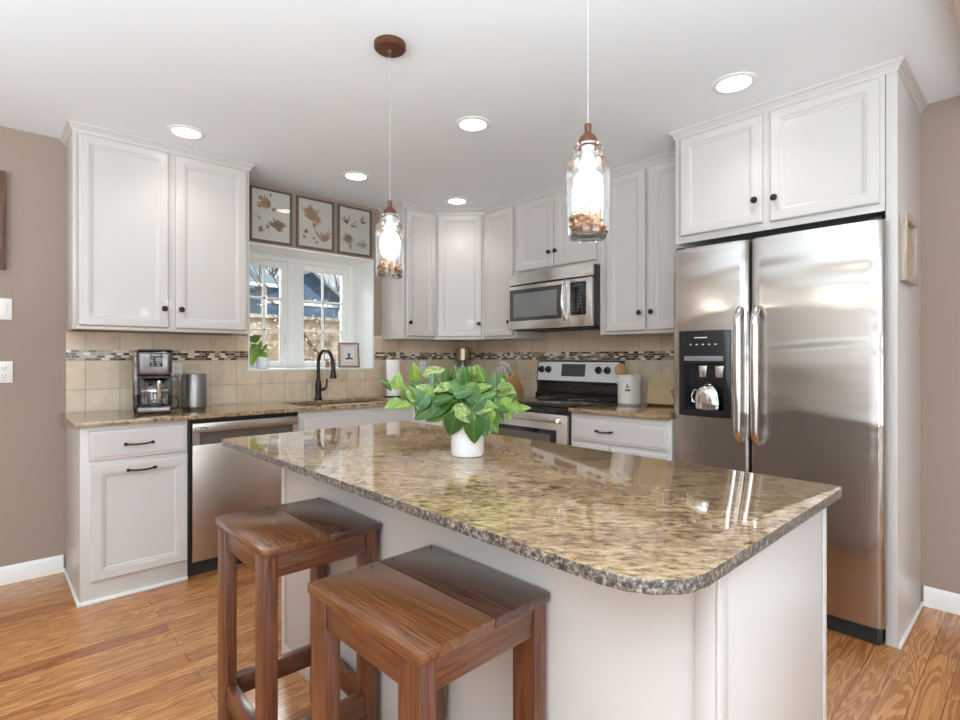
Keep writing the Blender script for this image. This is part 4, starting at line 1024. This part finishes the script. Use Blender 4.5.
# corner: tall bronze canister and glass jar
r = root('pepper_mill', 'tall brushed metal mill in the corner behind the plant', 'pepper mill', (3.22, 3.685, CT))
obj('body', G().lathe([(.040, 0), (.040, .10), (.032, .12), (.030, .27), (.034, .285)], (0, 0, 0), 28), GREYM, r)
obj('head', G().lathe([(.060, .285), (.064, .29), (.064, .395), (.060, .40), (0, .402)], (0, 0, 0), 28, cap=(True, False)), simple('brushed_bronze', (.42, .34, .25), .3, .9), r)
r = root('glass_storage_jar', 'small glass jar with pinkish contents in the corner behind the plant', 'jar', (3.06, 3.56, CT))
obj('glass', G().lathe([(.045, 0), (.048, .005), (.048, .12), (.040, .135)], (0, 0, 0), 28, cap=(True, False)), CARAFE, r)
obj('contents', G().lathe([(.043, .004), (.044, .07), (0, .072)], (0, 0, 0), 24, cap=(True, False)), simple('pink_salt', (.65, .30, .20), .8, noise=.2, nscale=90), r)
obj('lid', G().lathe([(.046, .135), (.048, .138), (.048, .155), (0, .158)], (0, 0, 0), 28, cap=(True, False)), GREYM, r)
# knife block
r = root('knife_block', 'slanted wooden knife block with pale-handled knives left of the range', 'knife block', (3.115, 2.945, CT), math.radians(-90))
g = G(); g.prism([(-.09, 0), (.07, 0), (.07, .06), (-.02, .205), (-.12, .135)], -.05, .05, 'YZ', bev=.004)
g2 = G(); 
obj('block', g, CUTB, r)
g2.bm.free()
for i in range(3):
    for j in range(2):
        g = G(); xx = -.032 + i * .032; b0 = Vector((xx, -.095 + j * .045, .155 + j * .030)); d = Vector((0, -.53, .80)).normalized()
        g.tube([b0, b0 + d * .02, b0 + d * .05, b0 + d * .085, b0 + d * .10], [.009, .012, .0115, .013, .009], 8)
        k_ = obj('table_knife', g, simple('knife_handle', (.72, .70, .66), .25, .3) if 'knife_handle' not in MATS else MATS['knife_handle'])
        k_.location = r.location; k_.rotation_euler = r.rotation_euler
        tag(k_, 'pale-handled knife standing in the wooden knife block', 'knife', 'knives in the block')
# crock, and a board imitating a warm-lit patch of tile
r = root('utensil_crock', 'white stoneware crock with two ear handles and a small black mark, right of the range', 'crock', (3.215, 1.955, CT))
Rc = .078
obj('body', G().lathe([(Rc - .004, 0), (Rc, .005), (Rc, .150), (Rc + .003, .152), (Rc + .003, .165), (Rc, .168), (Rc, .186), (Rc + .004, .189), (Rc + .004, .197), (Rc - .004, .197), (Rc - .006, .02), (0, .02)], (0, 0, 0), 44, cap=(True, False)), STONEW, r)
cd = Vector((-.73, -.05, 0)).normalized()
for s_, dx in ((1, .73), (-1, -.73)):
    sd = Vector((.682 * 0 + .731 * s_, -.682 * s_, 0)).normalized(); g = G()
    b0 = sd * (Rc - .002) + Vector((0, 0, .180)); b1 = sd * (Rc - .002) + Vector((0, 0, .140))
    g.tube(smooth_path([b0, b0 + sd * .016 + Vector((0, 0, -.002)), (b0 + b1) / 2 + sd * .020, b1 + sd * .006, b1], 4), .0045, 8); obj('ear_handle', g, STONEW, r)
g = G(); a0 = math.atan2(-.73, -.683) - .42
def onc(a, z, w_, h_):
    n_ = 4
    lo = [g.bm.verts.new(((Rc + .0006) * math.cos(a + w_ / Rc * (k / n_ - .5)), (Rc + .0006) * math.sin(a + w_ / Rc * (k / n_ - .5)), z)) for k in range(n_ + 1)]
    hi = [g.bm.verts.new(((Rc + .0006) * math.cos(a + w_ / Rc * (k / n_ - .5)), (Rc + .0006) * math.sin(a + w_ / Rc * (k / n_ - .5)), z + h_)) for k in range(n_ + 1)]
    for k in range(n_): g.bm.faces.new((lo[k], lo[k + 1], hi[k + 1], hi[k]))
onc(a0, .128, .009, .008); onc(a0, .112, .020, .009); onc(a0, .094, .034, .008); onc(a0 + .1, .086, .010, .008); onc(a0 - .12, .086, .008, .008)
obj('black_mark', g, MATTEB, r)
g = G(); pts = []
for k in range(24):
    a = 2 * PI * k / 24; pts.append((.044 * math.cos(a), .205 + .050 * math.sin(a)))
g.prism(pts, -.005, .005, 'XZ', bev=.002); g.box(-.011, .011, -.005, .005, .0, .17, .003); g.box(-.004, .012, -.0056, .0056, .208, .216)
o = obj('wooden_paddle', g, CUTB, loc=(3.235, 1.965, CT + .026)); o.rotation_euler = (0, math.radians(-16), math.radians(-47))
tag(o, 'wooden paddle standing in the white crock', 'utensil')
r = root('warm_patch_board', 'tan board imitating warm-lit tile, leaning on the backsplash beside the refrigerator', 'warm patch', (E - .055, 1.72, CT))
g = G(); g.box(-.009, .009, -.13, .15, .001, .165, .006, 3); o = obj('board', g, WARMPATCH, r); o.rotation_euler = (0, math.radians(9), 0)
r = root('wire_basket', 'small two-tier wire basket partly hidden by the refrigerator', 'basket', (3.10, 1.50, CT))
g = G()
for z, rr_ in ((.004, .05), (.04, .062), (.075, .075), (.11, .085)): g.tube([(rr_ * math.cos(2 * PI * k / 24), rr_ * math.sin(2 * PI * k / 24), z) for k in range(25)], .002, 6, False)
for k in range(14):
    a = 2 * PI * k / 14; g.tube([(.05 * math.cos(a), .05 * math.sin(a), .004), (.085 * math.cos(a), .085 * math.sin(a), .11)], .0013, 5)
obj('lower_basket', g, BRONZE, r)
g = G()
for z, rr_ in ((.235, .035), (.27, .05), (.30, .06)): g.tube([(rr_ * math.cos(2 * PI * k / 24), rr_ * math.sin(2 * PI * k / 24), z) for k in range(25)], .002, 6, False)
for k in range(12):
    a = 2 * PI * k / 12; g.tube([(.035 * math.cos(a), .035 * math.sin(a), .235), (.06 * math.cos(a), .06 * math.sin(a), .30)], .0013, 5)
obj('upper_basket', g, BRONZE, r)
g = G(); g.tube([(0, 0, .004), (0, 0, .34)], .003, 8); g.cyl((0, 0, 0), .05, .004, 'Z', 24); g.cyl((0, 0, .234), .035, .002, 'Z', 20); obj('post', g, BRONZE, r)

# ------------------------------------------------------------------ sill things
SY = W + .12
r = root('photo_frame', 'small pinkish wood photo frame leaning at the right of the window sill', 'picture frame', (2.18, SY - .02, RZ0))
g = G(); wd, hh, t = .175, .205, .016
g.box(-wd / 2, -wd / 2 + t, -.007, .007, 0, hh, .002); g.box(wd / 2 - t, wd / 2, -.007, .007, 0, hh, .002); g.box(-wd / 2 + t, wd / 2 - t, -.007, .007, 0, t, .002); g.box(-wd / 2 + t, wd / 2 - t, -.007, .007, hh - t, hh, .002)
fr = [obj('frame', g, simple('frame_taupe', (.24, .18, .15), .5), r)]
fr.append(obj('mat_board', G().box(-wd / 2 + t, wd / 2 - t, -.003, .003, t, hh - t), simple('mat_pink', (.66, .55, .48), .7), r))
fr.append(obj('picture', G().box(-.045, .045, -.0036, -.003, .050, .165), simple('picture_blue', (.66, .68, .70), .6), r))
g = G(); g.lathe([(.013, 0), (0, .0003)], (0, -.0037, .105), 14, 'Y', cap=(True, False)); g.prism([(-.034, .066), (.034, .066), (.030, .078), (.012, .082), (.006, .094), (-.006, .094), (-.012, .082), (-.030, .078)], -.0040, -.0036, 'XZ')
fr.append(obj('figure_print', g, simple('print_dark', (.12, .07, .06), .6), r))
g = G(); g.prism([(.004, .0), (.075, .0), (.007, .16), (.004, .16)], -.012, .012, 'YZ'); fr.append(obj('easel_back', g, MATTEB, r))
r.rotation_euler = (math.radians(-6), 0, math.radians(-12))
r = root('candle_jar', 'white-topped orange candle jar beside the photo frame on the sill', 'candle', (2.035, SY + .02, RZ0))
obj('glass', G().lathe([(.038, 0), (.040, .003), (.040, .070)], (0, 0, 0), 28, cap=(True, False)), CARAFE, r)
obj('wax', G().lathe([(.037, .003), (.037, .050), (0, .050)], (0, 0, 0), 24, cap=(True, False)), CLOTHB, r)
obj('lid', G().lathe([(.042, .070), (.042, .100), (.038, .104), (0, .105)], (0, 0, 0), 28, cap=(True, False)), CERAM, r)
# leaf meshes
def leaf_mesh(name, L, Wd, cup=.18, curl=.25, tipw=1.0):
    bm = bmesh.new(); nu, nv = 8, 10; grid = []
    for j in range(nv + 1):
        t = j / nv
        wv = Wd * (math.sin(PI * min(1, t ** .62)) ** .75) * (1 - .15 * t) if 0 < t < 1 else 0.0
        row = []
        for i in range(nu + 1):
            u = i / nu * 2 - 1; back = -.10 * L * (abs(u) ** 1.3) * max(0, 1 - t * 3)
            x = u * wv; y = t * L + back; z = cup * abs(u) ** 1.4 * wv - curl * L * t * t + .01 * L * math.sin(u * 5 + t * 7) * (1 - abs(t - .5))
            row.append(bm.verts.new((x, y, z)))
        grid.append(row)
    for j in range(nv):
        for i in range(nu):
            try: bm.faces.new((grid[j][i], grid[j][i + 1], grid[j + 1][i + 1], grid[j + 1][i]))
            except Exception: pass
    bmesh.ops.remove_doubles(bm, verts=bm.verts, dist=1e-5)
    me = bpy.data.meshes.new(name); 
    for f in bm.faces: f.smooth = True
    bm.to_mesh(me); bm.free(); return me
LM = [leaf_mesh('leaf_a', .1, .036, .25, .22), leaf_mesh('leaf_b', .1, .042, .15, .35), leaf_mesh('leaf_c', .1, .030, .45, .10)]
LM_M = {}
def put_leaf(parent, base, tip_dir, normal, L, k, mtl):
    key = (k, mtl.name)
    if key not in LM_M:
        me = LM[k].copy(); me.name = 'leaf'; me.materials.append(mtl); LM_M[key] = me
    o = bpy.data.objects.new('leaf', LM_M[key]); sc.collection.objects.link(o); o.parent = parent
    y = tip_dir.normalized(); z = (normal - y * normal.dot(y)).normalized(); x = y.cross(z)
    M = Matrix((x, y, z)).transposed().to_4x4(); M.translation = base
    o.matrix_local = M @ Matrix.Diagonal((L / .1, L / .1, L / .1, 1)); return o
CR = Vector((.731, -.682, 0)); CU = Vector((0, 0, 1)); CN = Vector((-.682, -.731, 0))
# ------------------------------------------------------------------ potted plant on the island
PX, PY = 1.135, 1.275
r = root('potted_plant', 'leafy green plant in a white ceramic pot on the island', 'plant', (PX, PY, CT))
obj('pot', G().lathe([(.046, 0), (.050, .002), (.0535, .010), (.0545, .112), (.052, .114), (.049, .112), (.047, .088), (0, .088)], (0, 0, 0), 48, cap=(True, False)), CERAM, r)
obj('soil', G().lathe([(.0468, .080), (.0466, .092), (.02, .096), (0, .097)], (0, 0, 0), 24, cap=(True, False)), SOIL, r)
# (right, up, toward viewer) offsets of the leaf centre from the pot centre, length, tip angle on the fan, colour, form
LV = [(-.262, .195, .00, .055, -45, 'D', 2), (-.228, .215, .02, .070, 80, 'L', 1), (-.245, .135, .03, .070, 200, 'L', 0), (-.175, .245, -.02, .080, 85, 'L', 0), (-.105, .245, .00, .095, 15, 'V', 2),
      (-.185, .175, .03, .085, 120, 'M', 1), (-.205, .130, .05, .080, 190, 'L', 2), (-.150, .140, .07, .090, 230, 'B', 1), (-.165, .195, -.02, .080, 150, 'D', 0), (-.120, .180, .05, .085, 70, 'L', 0),
      (-.085, .200, .02, .085, 20, 'V', 1), (-.135, .115, .08, .105, 205, 'D', 1), (-.095, .130, .10, .110, 215, 'D', 1), (-.070, .160, .09, .080, 160, 'M', 0), (-.045, .165, .06, .080, 100, 'D', 1),
      (.005, .225, .02, .100, 85, 'L', 2), (.022, .232, .00, .090, 80, 'V', 2), (-.020, .185, .05, .085, 110, 'M', 0), (.035, .180, .07, .090, 330, 'M', 1), (.060, .190, .04, .085, 20, 'L', 2),
      (.100, .195, .02, .090, 35, 'M', 0), (.125, .200, .00, .085, 60, 'L', 1), (.150, .175, .02, .080, 5, 'V', 2), (.165, .135, .05, .085, 330, 'L', 0), (.195, .125, .04, .080, 345, 'L', 1), (.215, .120, .02, .075, 20, 'L', 0),
      (.030, .140, .10, .095, 215, 'B', 1), (.060, .120, .11, .080, 10, 'V', 2), (-.030, .100, .12, .095, 250, 'V', 0), (.000, .105, .13, .090, 335, 'V', 1), (-.045, .070, .12, .105, 255, 'D', 1), (.025, .055, .13, .115, 265, 'D', 1),
      (.065, .065, .12, .090, 285, 'B', 0), (.095, .075, .10, .090, 310, 'M', 1), (.120, .105, .08, .090, 300, 'M', 0), (.085, .135, .09, .080, 350, 'L', 2), (.115, .145, .06, .085, 15, 'B', 1), (.080, .160, .06, .080, 40, 'M', 0),
      (-.200, .150, -.04, .075, 140, 'M', 0), (-.060, .215, -.06, .080, 60, 'M', 1), (.045, .205, -.06, .085, 45, 'D', 0), (-.010, .150, -.02, .090, 100, 'D', 1), (.110, .160, -.05, .085, 10, 'D', 1), (-.120, .150, -.06, .085, 170, 'D', 1),
      (.160, .110, .06, .070, 290, 'L', 2), (-.105, .095, .09, .085, 190, 'M', 0), (.140, .215, -.03, .07, 95, 'M', 2), (.02, .11, .05, .09, 300, 'D', 1), (-.03, .12, .05, .09, 150, 'M', 1),
      (-.005, .13, .08, .09, 70, 'M', 0), (.075, .095, .11, .08, 240, 'L', 1), (-.08, .12, .03, .09, 180, 'D', 0), (.11, .12, .02, .09, 350, 'D', 0), (.04, .16, .0, .09, 60, 'D', 1)]
CM = {'D': LEAF_D, 'M': LEAF_M, 'L': LEAF_L, 'V': LEAF_V, 'B': LEAF_B}
rnd = random.Random(3)
# further small leaves filling the bush
for k in range(44):
    ph = rnd.uniform(0, 2 * PI); q = math.sqrt(rnd.random()); a_ = .20 * q * math.cos(ph); c__ = .13 * q * math.sin(ph)
    LV.append((a_, .135 + .085 * (1 - q * q) + rnd.uniform(-.03, .035), c__, rnd.uniform(.055, .085), math.degrees(math.atan2(.4 + rnd.uniform(-.9, .6), a_ * 5 + rnd.uniform(-.6, .6))), rnd.choice('DDDMMMMLVB'), rnd.choice((0, 1, 2))))
for (a, b, c_, L, th, cc, kf) in LV:
    th = math.radians(th); ctr = CR * (a * (.98 if a < 0 else .80)) + CU * (b * .93 + .040) + CN * (c_ * .65)
    L *= .76
    td = (CR * math.cos(th) + CU * math.sin(th) + CN * rnd.uniform(-.1, .35)).normalized()
    nm = (CN * .75 + CU * rnd.uniform(.35, .9) + CR * rnd.uniform(-.35, .35)).normalized()
    bs_ = ctr - td * L * .5
    put_leaf(r, bs_, td, nm, L, kf, CM[cc])
    rim = Vector((CR * max(-.035, min(.035, a * .2)) + CN * max(-.03, min(.03, c_ * .4)))) + Vector((0, 0, .090))
    mid = rim * .55 + bs_ * .45 + Vector((0, 0, .035))
    g = G(); g.tube(smooth_path([rim, mid, bs_, bs_ + td * L * .12], 5), .0017, 5); obj('stem', g, STEM, r)
# sill plant
r = root('sill_plant', 'small green plant in a patterned white pot on the window sill', 'plant', (1.50, SY + .03, RZ0))
obj('pot', G().lathe([(.038, 0), (.042, .004), (.048, .085), (.044, .087), (.042, .075), (0, .075)], (0, 0, 0), 32, cap=(True, False)), PLATEC, r)
g = G()
for j in range(5):
    for k in range(20):
        a = 2 * PI * (k + .5 * (j % 2)) / 20; q = .0425 + .0055 * (j + .5) / 5 * .9
        g.sphere((q * math.cos(a), q * math.sin(a), .014 + j * .015), .0026, 5, 4)
obj('pot_dots', g, simple('pot_blue', (.22, .25, .32), .4), r)
obj('soil', G().lathe([(.042, .070), (.042, .078), (0, .080)], (0, 0, 0), 20, cap=(True, False)), SOIL, r)
for (a, b, c_, L, th, cc, kf) in [(-.06, .075, .06, .11, 262, 'L', 1), (-.045, .16, .04, .07, 130, 'M', 0), (-.075, .225, .0, .09, 160, 'M', 1), (.01, .13, .04, .065, 40, 'L', 0), (-.01, .18, .02, .05, 80, 'B', 0), (.02, .16, .0, .05, 60, 'M', 0),
                                (-.08, .14, .03, .07, 190, 'L', 2), (-.02, .12, .05, .08, 280, 'L', 1), (-.05, .23, -.01, .07, 40, 'M', 1), (.03, .10, .03, .06, -20, 'L', 0)]:
    th = math.radians(th); ctr = CR * a + CU * b + CN * c_; td = (CR * math.cos(th) + CU * math.sin(th) + CN * .15).normalized()
    nm = (CN * .8 + CU * .5).normalized(); bs_ = ctr - td * L * .5; put_leaf(r, bs_, td, nm, L, kf, CM[cc])
    g = G(); g.tube(smooth_path([(0, 0, .076), bs_ * .5 + Vector((0, 0, .06)), bs_, bs_ + td * L * .1], 5), .0016, 5); obj('stem', g, STEM, r)

# ------------------------------------------------------------------ outside
struct('yard_ground', G().box(-12, 40, W + WT + .1, 60, -.6, -.5), SOILG, 'bare yard outside the window', 'ground')
YH = 12.0
r = root('neighbour_house', 'blue gabled house with pale roof seen through the window', 'house', (5.3, YH, -.5))
def hx(x): return x - 5.3
gable = [(4.62, 2.78), (5.60, 3.20), (6.40, 2.62), (6.40, -.5), (4.62, -.5)]
g = G(); g.prism([(hx(a), b + .5) for a, b in gable], 0, 6, 'XZ')
wl_ = obj('gable_wall', g, SIDING, r)
g = G()
for i in range(17):
    xx = 4.66 + i * .105
    if xx < 6.36: g.box(hx(xx), hx(xx) + .012, -.012, 0, 2.45, min(2.8, 3.0))
obj('siding_batten', g, SIDING, wl_)
def slope(p, q, t, y0, y1):
    g = G(); P, Q = Vector(p), Vector(q); d = (Q - P).normalized(); n_ = Vector((-d.y, d.x)) * t
    if n_.y < 0: n_ = -n_
    g.prism([(hx(P.x), P.y + .5), (hx(Q.x), Q.y + .5), (hx(Q.x + n_.x), Q.y + n_.y + .5), (hx(P.x + n_.x), P.y + n_.y + .5)], y0, y1, 'XZ'); return g
obj('roof', slope((4.62, 2.79), (5.61, 3.21), .06, -.25, 6), ROOF, r); obj('roof', slope((5.59, 3.21), (6.62, 2.46), .06, -.25, 6), ROOF, r)
g = G(); g.box(hx(4.62), hx(6.40), -.03, 0, 2.93, 3.0); obj('white_band', g, WHITE, r)
r2 = root('neighbour_porch', 'low grey-roofed porch wing left of the blue gable', 'house', (2.6, 10.9, -.5))
g = G(); g.box(-2.4, 1.92, .75, 2.4, 0, 3.12); obj('wall', g, SIDINGL, r2)
g = G(); g.prism([(-.05, 3.16), (2.5, 4.15), (2.5, 4.21), (-.05, 3.22)], -2.5, 1.97, 'YZ'); obj('roof', g, ROOF, r2)
obj('gutter', G().box(-2.5, 1.97, -.13, -.055, 3.14, 3.21), WHITE, r2)
for xx in (-1.2, .35, 1.52): obj('post', G().box(xx, xx + .10, .0, .10, 0, 3.14), WHITE, r2)
obj('dark_window', G().box(.55, 1.35, .73, .749, 2.45, 3.0), MATTEB, r2)
g = G(); g.box(-2, 12, 9.6, 10.2, -.5, 1.92); o = obj('stone_wall', g, STONE); tag(o, 'tan stone retaining wall below the neighbouring house', 'wall')
g = G(); g.box(-2, 12, 9.5, 10.2, 1.92, 1.98); obj('coping', g, simple('coping_stone', (.5, .46, .4), .8), o)
# dry shrubs: leaf clutter
def shrub(x, y, z, n, sx, sz, label, seed):
    rnd = random.Random(seed); g = G()
    for k in range(n):
        p = Vector((rnd.gauss(0, sx), rnd.gauss(0, .18), abs(rnd.gauss(.2, sz)))); a = Vector((rnd.uniform(-1, 1), rnd.uniform(-1, 1), rnd.uniform(-1, 1))).normalized() * .020; b = a.orthogonal().normalized() * .012
        g.bm.faces.new([g.bm.verts.new(p + q) for q in (a, b, -a, -b)])
    for k in range(14): g.tube([(rnd.gauss(0, sx * .3), 0, 0), (rnd.gauss(0, sx), rnd.gauss(0, .1), sz * 2 * rnd.random() + .2)], .006, 5)
    o = obj('dry_shrub', g, DRY, loc=(x, y, z)); tag(o, label, 'shrub', 'dry shrubs outside the window')
for i, (x, lb) in enumerate([(2.15, 'brown dry shrub behind the left window sash'), (3.15, 'brown dry shrub behind the right window sash'), (4.20, 'brown dry shrub at the right edge of the window')]):
    shrub(x, 6.2 + .5 * i, -.5, 2200, .16, .85, lb, i)
def tree(x, y, h, seed, label):
    rnd = random.Random(seed); g = G()
    def br(p, d, L, r_, lvl):
        q = p + d * L; m_ = (p + q) / 2 + Vector((rnd.uniform(-1, 1), rnd.uniform(-1, 1), 0)) * L * .05
        g.tube([p, m_, q], [r_, r_ * .85, r_ * .65], 6 if lvl < 3 else 4, False)
        if lvl >= 5: return
        for k in range(3 if lvl else 4):
            nd = (d + Vector((rnd.uniform(-1, 1), rnd.uniform(-1, 1), rnd.uniform(-.2, .7))) * .75).normalized(); br(q if k else m_, nd, L * rnd.uniform(.6, .8), r_ * .58, lvl + 1)
    br(Vector((0, 0, 0)), Vector((.05, 0, 1)), h * .36, h * .014, 0)
    o = obj('bare_tree', g, BARK, loc=(x, y, -.5)); tag(o, label, 'tree', 'bare trees outside')
tree(9.6, 17.0, 5.5, 1, 'bare tree right of the blue gable'); tree(15.5, 30, 8, 4, 'bare tree rising behind the blue gable')
tree(7.7, 22.5, 7.5, 6, 'bare tree behind the porch roof'); tree(4.55, 7.8, 5.0, 9, 'thin bare tree close outside the right sash')
